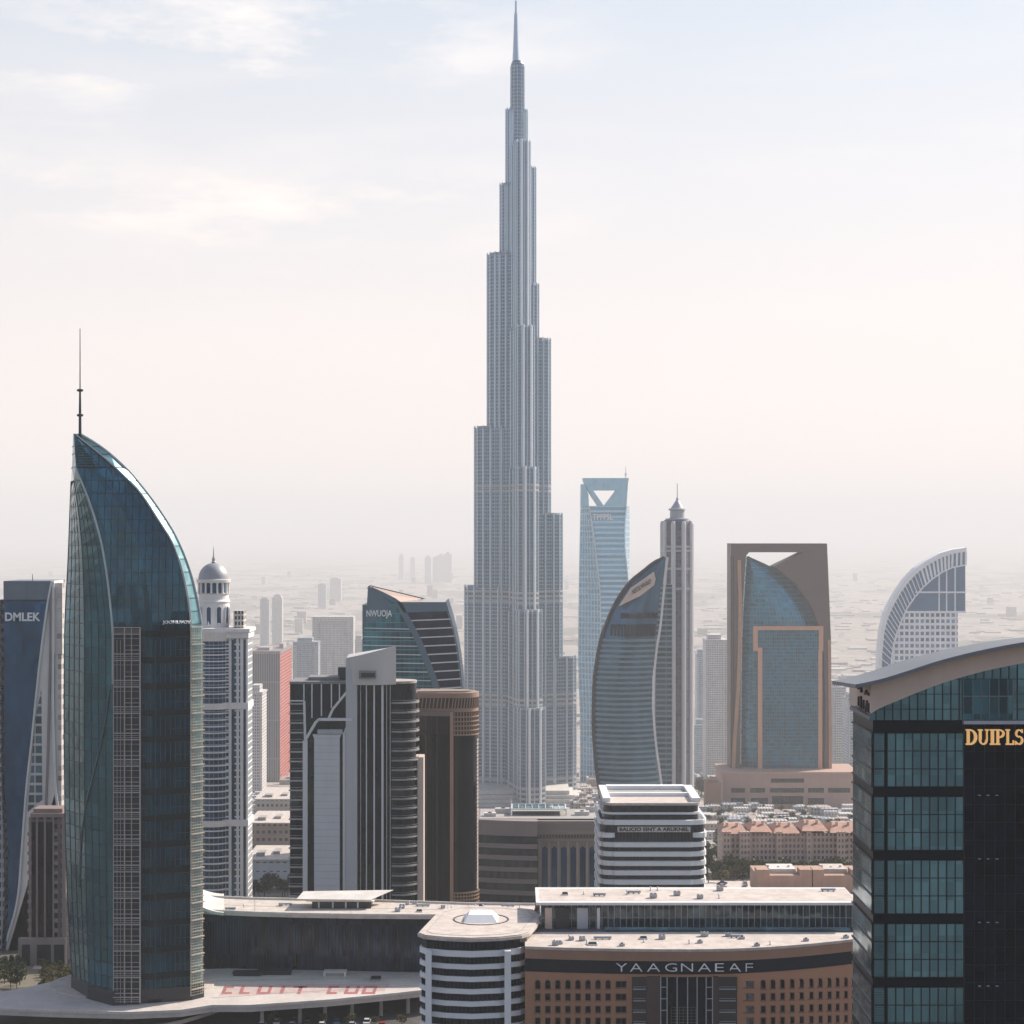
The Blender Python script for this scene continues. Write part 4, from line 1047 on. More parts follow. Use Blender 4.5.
    for px in np.arange(541, 858, 6.1): m.bar((X(px, Yu+1.4), Yu+1.4, zt+.62), (X(px, Yu+1.4), Yu+1.4, zs-.1), .08, .16)
    for py in (919,): m.bar((X(541, Yu), Yu+1.38, Z(py, Yu)), (X(858, Yu), Yu+1.38, Z(py, Yu)), .1)
    m.build('mullion', M['grey_panel'], u)
    for a, b, mat in ((545, 552, M['beige']), (577, 588, M['grey_panel']), (556, 569, M['dark_metal']), (597, 600, M['white'])):
        m = MB(); m.box(X(a, Yu), X(b, Yu), Yu-.2, Yu+1.3, zt+.62, Z(908, Yu)); m.build('terrace_screen', mat, u)
    m = MB(); m.box(X(536, Yu), X(858, Yu), Yu-3.5, Yu+1.0, zt+.61, zt+.66); m.build('terrace_floor', plain('terrace_dark', (.10, .10, .11), .6, var=.2), u)
    m = MB(); m.box(X(604, Yu), X(858, Yu), Yu-3.4, Yu-3.3, zt+.67, zt+1.7); m.build('balustrade', M['blue_glass'], u)
brown_block()

# ---- arched roof tower at the edge
def arched_roof_building():
    Y0 = 250.0; r = thing('arched_roof_building', 'big dark glass building under a sweeping grey arched roof with gold lettering', 'office building', (X(1000, Y0), Y0, 170))
    XR = 1290; x0, x1 = X(873, Y0), X(XR, Y0); dy = 14.7; yb = Y0+dy; xf = X(853, yb)
    def z(py): return Z(py, Y0)
    zE = z(720)
    def arch(tab):
        f = curve(tab); return lambda px: f(px) if px <= 1082 else f(2164-px)
    bot = arch([(868.7, 715), (873, 711.5), (901, 699), (935, 685.5), (959, 677.7), (989, 669.8), (1024, 663), (1055, 659), (1082, 657.5)])
    und = arch([(830, 690), (850, 687), (878, 681), (901, 674), (935, 663), (975, 653), (1024, 644), (1055, 640.5), (1082, 639)])
    tp0 = arch([(830, 683.5), (850, 677.5), (878, 668.5), (901, 660.8), (935, 650), (975, 641), (1024, 632.5), (1055, 629), (1082, 628)])
    tp = lambda p: und(p)-3.8
    # body
    foot = [(x0, Y0), (x1, Y0), (x1, yb+20), (X(868, yb+20), yb+20), (xf, yb)]
    m = MB(); m.prism(foot, 169.5, zE); m.build('core', plain('black_spandrel', (.004, .007, .013), .3, 0, var=.25, spec=.2), r)
    # glazing fields, each band of three rows
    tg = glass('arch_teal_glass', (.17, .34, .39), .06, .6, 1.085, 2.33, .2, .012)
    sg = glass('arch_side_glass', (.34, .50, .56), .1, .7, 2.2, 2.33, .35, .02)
    bands = [(733+63.5*i, 786.5+63.5*i) for i in range(7)]
    fr = plain('arch_mullion', (.008, .016, .02), .5, .1)
    for a, b in bands:
        m = MB(); m.box(X(887, Y0), X(963.5, Y0), Y0-.12, Y0+.1, z(b), z(a)); gf = m.build('glass_band', tg, r)
        q = MB()
        for i in range(10): q.bar((X(887+8.5*i, Y0), Y0-.15, z(b)), (X(887+8.5*i, Y0), Y0-.15, z(a)), .09, .14)
        for i in range(4): q.bar((X(887, Y0), Y0-.15, z(a+(b-a)*i/3)), (X(963.5, Y0), Y0-.15, z(a+(b-a)*i/3)), .1, .14)
        q.build('mullion', fr, gf)
        m = MB(); m.box(X(874, Y0), X(884, Y0), Y0-.1, Y0+.1, z(b), z(a)); g2 = m.build('corner_bay', tg, r)
        q = MB()
        for i in range(22): q.bar((X(874, Y0), Y0-.13, z(a+(b-a)*i/21)), (X(884, Y0), Y0-.13, z(a+(b-a)*i/21)), (.03 if i % 7 else .2), .1)
        q.build('louvre', fr, g2)
        m = MB(); rows = 3
        v = Vector((x0-xf, Y0-yb)); nrm = Vector((v.y, -v.x)).normalized()*.1
        if nrm.x > 0: nrm = -nrm
        for i in range(rows):
            za, zb_ = z(a+(b-a)*(i+.06)/3), z(a+(b-a)*(i+.94)/3)
            p, qq = (xf+v.x*.03+nrm.x, yb+v.y*.03+nrm.y), (xf+v.x*.96+nrm.x, yb+v.y*.96+nrm.y)
            m.quad((*p, zb_), (*qq, zb_), (*qq, za), (*p, za)); m.quad((*p, za), (*qq, za), (qq[0]-nrm.x, qq[1]-nrm.y, za), (p[0]-nrm.x, p[1]-nrm.y, za))
        m.build('side_glass_band', sg, r)
        q = MB()
        for i in range(4):
            zz = z(a+(b-a)*i/3); q.bar((xf+nrm.x*1.5, yb+nrm.y*1.5, zz), (x0+nrm.x*1.5, Y0+nrm.y*1.5-.1, zz), .22, .16)
        q.build('side_ledge', M['dark_metal'], r)
    # upper gable glass under the fascia
    def gable(a, b, mat, yo, name):
        pts = [(X(p, Y0), z(bot(p)-1)) for p in np.arange(a, b+.1, (b-a)/max(2, round((b-a)/6)))]
        m = MB(); m.xz([(X(a, Y0), zE)] + [(X(b, Y0), zE)] + pts[::-1], Y0-yo, Y0+.3); return m.build(name, mat, r)
    ga = gable(869.5, 1292, tg, .1, 'gable_glass')
    q = MB()
    for i in range(52):
        px = 876+8.3*i
        q.bar((X(px, Y0), Y0-.14, zE), (X(px, Y0), Y0-.14, z(bot(px))), .08, .14)
    for py in (709, 694, 679):
        xs_ = [p for p in range(870, 1292) if bot(p) < py]
        if xs_: q.bar((X(xs_[0], Y0), Y0-.14, z(py)), (X(xs_[-1], Y0), Y0-.14, z(py)), .09, .14)
    q.build('mullion', fr, ga)
    m = MB(); m.box(X(962, Y0), X(1012, Y0), Y0-.4, Y0-.11, z(719), z(679)); wv = m.build('loggia_glass', glass('loggia_glass', (.05, .15, .19), .05, .5, 1.2, 2.4, .8, .08), r)
    q = MB()
    for px in (962.5, 972, 980, 988.5, 998, 1007, 1012): q.bar((X(px, Y0), Y0-.45, z(719)), (X(px, Y0), Y0-.45, z(679)), .06, .1)
    q.bar((X(962, Y0), Y0-.45, z(696)), (X(1012, Y0), Y0-.45, z(696)), .12)
    q.build('mullion', plain('loggia_bar', (.16, .18, .19), .5), wv)
    m = MB(); m.box(X(962, Y0), X(1230, Y0), Y0-1.0, Y0-.11, z(723.5), z(720.2)); m.build('ledge', M['grey_panel'], r)
    # fascia and roof
    def sweep(f0, f1, a, b, y0, y1, mb, drop=0.0):
        ps = [a+(b-a)*i/60 for i in range(61)]
        for p, q in zip(ps, ps[1:]):
            A0, B0, A1, B1 = (X(p, Y0), z(f0(p))), (X(q, Y0), z(f0(q))), (X(p, Y0), z(f1(p))), (X(q, Y0), z(f1(q)))
            mb.face([(A0[0], y0, A0[1]), (B0[0], y0, B0[1]), (B1[0], y0, B1[1]), (A1[0], y0, A1[1])], [(0, 0)]*4)
            mb.face([(A1[0], y0, A1[1]), (B1[0], y0, B1[1]), (B1[0], y1, B1[1]-drop), (A1[0], y1, A1[1]-drop)], [(0, 0)]*4)
            mb.face([(A0[0], y1, A0[1]-drop), (B0[0], y1, B0[1]-drop), (B0[0], y0, B0[1]), (A0[0], y0, A0[1])], [(0, 0)]*4)
            mb.face([(B0[0], y1, B0[1]-drop), (A0[0], y1, A0[1]-drop), (A1[0], y1, A1[1]-drop), (B1[0], y1, B1[1]-drop)], [(0, 0)]*4)
        for p in (a, b): mb.face([(X(p, Y0), y0, z(f0(p))), (X(p, Y0), y0, z(f1(p))), (X(p, Y0), y1, z(f1(p))-drop), (X(p, Y0), y1, z(f0(p))-drop)], [(0, 0)]*4)
    m = MB(); sweep(lambda p: bot(p), lambda p: und(p)-.5, 870.5, 1293, Y0-.25, Y0+.6, m); m.build('fascia', M['beige'], r)
    m = MB(); sweep(und, tp, 852, 1320, Y0-2.6, Y0+15.5, m, .95); m.build('arched_roof', M['roof_metal'], r)
    # end wall between roof and body
    m = MB(); e = [(X(872.3, Y0), Y0+.6), (X(880, Y0), Y0+.6), (X(880, Y0), yb+8), (X(868, yb+8), yb+8), (X(857, yb), yb-.3)]
    m.loft([[(*p, zE+.003) for p in e], [(*p, z(t)) for p, t in zip(e, (684, 682.5, 690, 692.5, 692.5))]]); ew = m.build('end_wall', M['beige'], r)
    m = MB(); m.prism([(x0-.5, Y0-.35), (x0+.1, Y0+.5), (xf+.6, yb), (xf-.5, yb-.2)], zE+.004, zE+.5); m.build('end_ledge', M['roof_metal'], r)
    q = MB()
    v = Vector((e[0][0]-e[4][0], e[0][1]-e[4][1]))
    for i, (t0, lean) in enumerate(((.15, 0), (.27, .08), (.39, -.08), (.52, 0), (.64, .1), (.76, 0), (.88, 0))):
        p = Vector(e[4])+v*t0; p2 = Vector(e[4])+v*(t0+lean)
        q.bar((p.x-.1, p.y-.03, zE+.7), (p2.x-.1, p2.y-.03, zE+2.0+.1*(i % 3)), .3, .3)
        if i % 2 == 0: q.bar((p.x-.1, p.y-.03, z(697)), (p2.x-.1, p2.y-.03, z(694)), .4, .4)
    q.build('raised_lettering', M['letter_dark'], ew)
    # darker grid panels, gold letters, lamp fittings
    dm = MB(); dm.box(X(964, Y0), X(1040, Y0), Y0-.1, Y0+.1, 169.5, z(724)); dk = dm.build('dark_curtain_wall', glass('dark_curtain', (.004, .008, .018), .09, .05, 1.35, 2.33, .4, .012, spec=.2), r)
    q = MB()
    for px in np.arange(964, 1041, 10.2): q.bar((X(px, Y0), Y0-.12, 169.5), (X(px, Y0), Y0-.12, z(724)), .05, .08)
    for py in np.arange(751, 1100, 17.8): q.bar((X(964, Y0), Y0-.12, z(py)), (X(1040, Y0), Y0-.12, z(py)), .05, .08)
    q.build('mullion', plain('dark_line', (.012, .018, .028), .5, 0), dk)
    for i in range(5):
        for px in (979, 987.5, 996.5):
            m = MB(); m.box(X(px-1.3, Y0), X(px+1.3, Y0), Y0-.4, Y0-.125, z(795.4+63.5*i), z(794.7+63.5*i)); m.build('lamp_fitting', M['grey_panel'], r)
    # serif letters built stroke by stroke
    def L(ch, a, b):
        m = MB(); yo, yi = Y0-.55, Y0-.13; t, bt = 729.0, 744.5; W = b-a; S = .30*W; th = 1.3
        def bx(p, q, c, d): m.box(X(p, Y0), X(q, Y0), yo, yi, z(d), z(c))
        def stem(p, w): bx(p, p+w, t+th, bt-th)
        def serif(p, w, y): bx(p-1.1, p+w+1.1, y, y+th)
        def arc(cx, cyy_, rx, ry, a0, a1, w0, w1, n=16):
            o, i_ = [], []
            for k in range(n+1):
                an = R(a0+(a1-a0)*k/n); w = w0+(w1-w0)*abs(math.cos(an))
                o.append((X(cx+rx*math.cos(an), Y0), z(cyy_-ry*math.sin(an)))); i_.append((X(cx+(rx-w)*math.cos(an), Y0), z(cyy_-(ry-w)*math.sin(an))))
            for k in range(n):
                m.xz([o[k], o[k+1], i_[k+1], i_[k]], yo, yi)
        if ch == 'D': stem(a+1, S*.8); serif(a+1, S*.8, t); serif(a+1, S*.8, bt-th); arc(a+W*.38, (t+bt)/2, W*.62, (bt-t)/2, -90, 90, th, S*.85)
        if ch == 'U':
            stem_h = bt-5
            bx(a+1, a+1+S*.75, t+th, stem_h); serif(a+1, S*.75, t); bx(b-2.4, b-1.2, t+th, stem_h); serif(b-2.4, 1.2, t)
            arc((a+b)/2-.1, stem_h, (b-a)/2-1.1, bt-stem_h, 180, 360, th, S*.6)
        if ch == 'I': stem(a+1.1, W-2.2); serif(a+1.1, W-2.2, t); serif(a+1.1, W-2.2, bt-th)
        if ch == 'P': stem(a+1, S*.85); serif(a+1, S*.85, t); serif(a+1, S*.85, bt-th); arc(a+W*.42, t+4.3, W*.56, 4.3, -90, 90, th, S*.75)
        if ch == 'L': stem(a+1, S*.85); serif(a+1, S*.85, t); bx(a, b, bt-th, bt); bx(b-1.1, b, bt-4.5, bt-th)
        if ch == 'S':
            h = (bt-t); arc((a+b)/2, t+h*.27, W*.46, h*.27, 40, 270, th, S*.7); arc((a+b)/2, bt-h*.29, W*.5, h*.29, -140, 90, th, S*.75)
            bx(b-1.6, b-.6, t, t+3.6); bx(a+.3, a+1.3, bt-3.8, bt)
        m.build('gold_letter', M['gold'], r)
    for ch, a, b in (('D', 965.2, 976.4), ('U', 977.4, 988.0), ('I', 989.2, 994.2), ('P', 995.0, 1004.0), ('L', 1005.0, 1013.2), ('S', 1014.2, 1022.4)): L(ch, a, b)
arched_roof_building()

# ---- blue leaning tower with white fin at the far edge
def blue_fin_tower():
    Y0 = 640.0; zb = ground(Y0); r = thing('blue_fin_tower', 'dark blue glass tower with white lettering and a flaring white concrete fin', 'skyscraper', (X(25, Y0), Y0, zb))
    ff = curve([(581, 51), (600, 47.5), (650, 40.5), (690, 36), (740, 31), (790, 25.5), (850, 21), (890, 18), (915, 13.5), (935, 7.5), (960, 4)])
    fl = curve([(581, 3.5), (780, 4.5), (860, 8), (915, 8), (940, 4.5), (960, 3)])
    def pts(l): return [(X(x, Y0), Z(y, Y0)) for x, y in l]
    ys = [581, 600, 625, 650, 670, 690, 715, 740, 765, 790, 820, 850, 870, 890, 902, 915, 925, 935, 945, 958]
    m = MB(); m.xz(pts([(ff(y), y) for y in ys if y >= 600] + [(fl(y), y) for y in ys[::-1] if y >= 600]), Y0, Y0+20); m.build('blue_face', M['navy'], r)
    m = MB(); m.xz(pts([(51, 581), (47.5, 599.8), (3.6, 599.8), (3.5, 581)]), Y0-.1, Y0+20); m.build('crown_panel', plain('slate_crown', (.15, .18, .22), .45, .3), r)
    m = MB()
    for i in range(20): m.box(X(5+2.15*i, Y0), X(6.1+2.15*i, Y0), Y0-.25, Y0-.101, Z(601.5, Y0), Z(599.5, Y0))
    m.build('vent_row', M['dark_metal'], r)
    fr = curve([(581, 53), (620, 53), (690, 53), (780, 55), (830, 60), (900, 62), (935, 64), (965, 66)])
    wp = plain('fin_white', (.74, .68, .64), .6, var=.08)
    m = MB(); m.xz(pts([(ff(y)+.1, y) for y in ys] + [(66, 966), (3, 966)] + [(fr(y), y) for y in ys[::-1]]), Y0+.5, Y0+15); 
    m.build('white_fin', wp, r)
    m = MB(); 
    m.path([(X(ff(y)+.8, Y0), Y0-.2, Z(y, Y0)) for y in range(581, 946, 6)], .5, .6); m.path([(X(fr(y)-.2, Y0), Y0+.2, Z(y, Y0)) for y in range(581, 940, 6)], .5, .8)
    m.build('fin_edge', M['white'], r)
    m = MB(); g = curve([(640, 45.5), (700, 44), (760, 42.5), (800, 41)])
    m.path([(X(g(y)+5.2, Y0), Y0+.3, Z(y, Y0)) for y in range(584, 930, 8)], 1.3, .7)
    m.build('grey_joint', plain('joint_grey', (.22, .2, .2), .7), r)  # grey strip running down the white fin
    m = MB(); m.xz(pts([(34.5, 722), (41, 690), (42, 800), (27.5, 812)][::-1]), Y0+.3, Y0+1); m.build('stair_glazing', facade('fin_glazing', (.55, .5, .47), (.06, .14, .19), 3.3, 40, .25, .01), r)
    m = MB(); m.box(X(55, Y0+1), X(61.5, Y0+1), Y0+1, Y0+5, zb, Z(655, Y0+1)); m.box(X(53.5, Y0+1), X(62, Y0+1), Y0+1.4, Y0+5, Z(654.9, Y0+1), Z(583, Y0+1)); m.build('rear_wing', facade('fin_rear', (.56, .51, .48), (.44, .43, .43), 3.4, 2.6, .5, .4), r)
    m = MB(); m.xz([(X(x, Y0-1), Z(y, Y0-1)) for x, y in ((-40, 600), (-1, 600), (1, 780), (3.5, 860), (4, 905), (1, 950), (-40, 960))], Y0-1, Y0+10); m.build('grey_wing', facade('fin_grey', (.30, .31, .33), (.06, .09, .12), 3.2, 1.4, .4, .35), r)
    text('DMLEK', 5.2, 40.5, 612.5, 621, Y0-.02, M['letter_white'], r, depth=.3, poff=.025)
    m = MB(); m.tube((X(28, Y0), Y0+6, Z(582, Y0)), (X(28, Y0), Y0+6, Z(574.5, Y0)), .14, .1, 6); m.build('mast', M['dark_metal'], r)
blue_fin_tower()

def deco_block():
    Y0 = 600.0; zb = ground(Y0); r = thing('deco_block', 'small brown tower with vertical stone piers and stacked balconies beside the glass sail', 'building', (X(48, Y0), Y0, zb))
    st = plain('mauve_stone', (.27, .20, .19), .75, var=.12)
    m = MB(); m.box(X(29.5, Y0), X(66, Y0), Y0, Y0+9, zb-2, Z(818, Y0)); m.build('wall', facade('mauve_wall', (.17, .13, .13), (.03, .035, .045), 3.1, 2.2, .5, .45), r)
    m = MB()
    for a, b, d in ((29, 31.5, .5), (36.5, 38.2, .7), (44.5, 46.2, .7), (53, 54.5, .7), (62, 66.2, .5)): m.box(X(a, Y0), X(b, Y0), Y0-d, Y0-.01, zb+4, Z(817, Y0))
    m.build('stone_pier', st, r)
    m = MB()
    for a, b in ((38.3, 44.4), (46.3, 52.9), (32, 36.4)): m.box(X(a, Y0), X(b, Y0), Y0-.2, Y0-.02, zb+4, Z(822, Y0))
    m.build('dark_glazing', M['black_glass'], r)
    for i in range(11):
        for a, b in ((28.4, 32.4), (54.6, 59)):
            m = MB(); py = 832+i*9.6; m.box(X(a, Y0), X(b, Y0), Y0-1.3, Y0-.51, Z(py+3.2, Y0), Z(py, Y0)); m.build('balcony', st, r)
    m = MB(); m.box(X(31, Y0), X(66, Y0), Y0-1, Y0+9.5, Z(817, Y0), Z(813, Y0)); m.box(X(33, Y0), X(62, Y0), Y0+.5, Y0+8, Z(812.9, Y0), Z(809, Y0)); m.build('cornice', plain('mauve_cornice', (.26, .19, .17), .75), r)
    m = MB(); m.box(X(20, Y0), X(67, Y0), Y0-2.2, Y0-.02, zb-2, Z(937, Y0)); pt = m.build('portal_base', plain('mauve_base', (.30, .24, .22), .8), r)
    for a, b in ((22, 30), (37, 51), (54, 64)):
        m = MB(); m.box(X(a, Y0-2.2), X(b, Y0-2.2), Y0-2.35, Y0-2.1, zb-.5, Z(943, Y0)); m.build('opening', M['dark_metal'], pt)
deco_block()

# ---- domed tower
def domed_tower():
    Y0 = 750.0; zb = ground(Y0); k = Y0/F; r = thing('domed_tower', 'ornate white apartment tower topped by a colonnaded drum and grey dome', 'tower', (X(220, Y0), Y0, zb))
    wh = plain('ivory_stone', (.78, .74, .71), .7, var=.1)
    fm = facade('ivory_facade', (.76, .74, .73), (.03, .09, .18), 2.6, 1.5, .24, .30, .65, .1, .3, .5)
    gb = facade('bay_glass', (.30, .35, .42), (.02, .06, .12), 2.6, 1.8, .12, .08, .4, .08, .3, .5)
    m = MB(); m.box(X(198, Y0), X(247.5, Y0), Y0, Y0+14, zb, Z(633, Y0)); m.build('shaft', fm, r)
    cx = X(212, Y0); R1 = X(512+17, Y0)
    m = MB(); m.rev([(R1, zb), (R1, Z(640, Y0))], cx, Y0+4, 32); m.build('round_bay', gb, r, smooth=True)
    m = MB(); p = 648.0
    while p < 890:
        if not any(abs(p-q) < 6 for q in (705, 822)):
            a = [(cx+(R1+.55)*math.cos(t), Y0+4+(R1+.55)*math.sin(t)) for t in np.linspace(R(190), R(335), 18)]
            m.path([(x, y, Z(p, Y0)) for x, y in a], .42, .9)
        p += 6.5
    m.build('balcony_slat', plain('pale_rail', (.78, .77, .77), .6), r)
    m = MB()
    for a, b, d in ((229.5, 231.5, .3), (237.5, 239, .3), (241, 243.4, .6), (246, 248, .3)): m.box(X(a, Y0), X(b, Y0), Y0-d, Y0-.01, zb, Z(636, Y0))
    m.build('pilaster', wh, r)
    m = MB()
    for a, b in ((231.6, 234.5), (243.5, 245.8)): m.box(X(a, Y0), X(b, Y0), Y0-.15, Y0-.02, zb, Z(640, Y0))
    m.build('dark_strip', M['blue_glass'], r)
    for py in (705, 822):
        m = MB(); m.box(X(197.5, Y0), X(248.5, Y0), Y0-.9, Y0+14.6, Z(py+4, Y0), Z(py-2.5, Y0)); m.rev([(R1+.9, Z(py+4, Y0)), (R1+1.3, Z(py-2, Y0))], cx, Y0+4, 28); m.build('belt_cornice', wh, r)
    m = MB(); m.box(X(196.5, Y0), X(249, Y0), Y0-1.4, Y0+14.8, Z(638, Y0), Z(632, Y0)); m.box(X(195, Y0), X(250.5, Y0), Y0-2.4, Y0+15.2, Z(631.9, Y0), Z(628.5, Y0)); m.rev([(R1+.5, Z(641, Y0)), (R1+2, Z(632, Y0)), (R1+2, Z(628, Y0))], cx, Y0+4, 28); m.build('cornice', wh, r)
    # drum
    dx, dy = X(213.6, Y0+8), Y0+8
    m = MB(); m.rev([(6.4, Z(628, Y0)), (6.2, Z(604, Y0)), (6.6, Z(602, Y0)), (6.0, Z(600, Y0)), (5.9, Z(595, Y0)), (6.5, Z(594, Y0)), (4.9, Z(593.9, Y0)), (4.9, Z(583, Y0)), (6.6, Z(582.9, Y0)), (6.8, Z(580, Y0)), (5.9, Z(579.5, Y0))], dx, dy, 32); dr = m.build('drum', wh, r)
    for i in range(16):
        a = 2*math.pi*i/16
        m = MB(); m.rev([(.55, Z(593.9, Y0)), (.42, Z(592.5, Y0)), (.38, Z(584.5, Y0)), (.6, Z(583, Y0))], dx+5.9*math.cos(a), dy+5.9*math.sin(a), 8); m.build('column', wh, dr)
    m = MB(); m.rev([(4.95, Z(593.5, Y0)), (4.95, Z(583.2, Y0))], dx, dy, 24); m.build('lantern_glazing', M['navy'], dr)
    for i in range(10):
        a = R(-170 + 36*i); d = Vector((math.cos(a), math.sin(a))); n = Vector((-d.y, d.x)); o = Vector((dx, dy)) + d*6.33
        z0, z1, hw = Z(625.5, Y0), Z(609.5, Y0), 1.05
        pr = [(-hw, z0), (hw, z0)] + [(hw*math.cos(math.pi*j/8), z1+hw*math.sin(math.pi*j/8)) for j in range(9)]
        m = MB(); m.face([(o.x+n.x*q, o.y+n.y*q, zz) for q, zz in pr], pr); 
        m.face([(o.x+n.x*q-d.x*.2, o.y+n.y*q-d.y*.2, zz) for q, zz in pr[::-1]], pr); w = m.build('arched_window', M['navy'], dr)
        f = MB(); f.path([(o.x+n.x*q+d.x*.05, o.y+n.y*q+d.y*.05, zz) for q, zz in pr+pr[:1]], .35, .4); f.build('surround', wh, w)
    m = MB(); kz = Z(579.5, Y0); m.rev([(6.05*math.cos(t), kz + 6.4*math.sin(t)) for t in np.linspace(0, R(84), 9)] + [(.9, kz+6.7), (.55, kz+7.1), (.7, kz+7.9), (.28, kz+8.8), (.2, kz+10.4), (.06, kz+13)], dx, dy, 32); m.build('dome', plain('dome_grey', (.34, .34, .36), .5, .2, var=.1), r, smooth=True)
    m = MB(); m.box(X(233, Y0), X(243, Y0), Y0+1.5, Y0+9, Z(628, Y0), Z(611, Y0)); m.build('roof_lodge', facade('lodge', (.55, .5, .46), (.05, .06, .08), 2.2, 1.3, .35, .4), r)
domed_tower()

# ---- red sided slab far back
def red_slab():
    Y0 = 3000.0; r = thing('red_slab', 'grey ribbed slab tower with a salmon red sunlit end wall', 'tower', (X(270, Y0), Y0, -98))
    xe = X(280, Y0); m = MB()
    m.cm = 0; y1 = 3160
    m.quad((X(252, Y0), Y0, -98), (xe, Y0, -98), (xe, Y0, Z(654, Y0)), (X(252, Y0), Y0, Z(654, Y0)))
    m.cm = 1; m.quad((xe, Y0, -98), (xe, y1, -98), (xe, y1, Z(654, Y0)), (xe, Y0, Z(654, Y0)))
    m.cm = 0; m.quad((xe, y1, -98), (X(252, Y0), y1, -98), (X(252, Y0), y1, Z(654, Y0)), (xe, y1, Z(654, Y0))); m.quad((X(252, Y0), y1, -98), (X(252, Y0), Y0, -98), (X(252, Y0), Y0, Z(654, Y0)), (X(252, Y0), y1, Z(654, Y0)))
    zt = Z(654, Y0); m.cm = 0; m.face([(X(252, Y0), Y0, zt), (xe, Y0, zt), (xe, y1, zt), (X(252, Y0), y1, zt)], [(0, 0)]*4)
    m.build('wall', [facade('slab_ribs', (.15, .145, .16), (.05, .055, .07), 60, 3.6, .04, .5, .7), facade('slab_red', (.50, .12, .09), (.2, .06, .05), 5, 12, .5, .2, .8)], r)
    m = MB(); m.box(X(251.5, Y0), xe+.8, Y0-.8, y1+.5, zt+.01, zt+4.5); m.build('parapet', plain('slab_parapet', (.24, .20, .20), .7), r)
    m = MB(); m.box(X(256, Y0), X(268, Y0), Y0+20, Y0+60, zt+3.51, zt+9); m.box(X(274, Y0), xe-3, Y0+70, Y0+110, zt+3.51, zt+12); m.build('plant_room', M['concrete'], r)
red_slab()

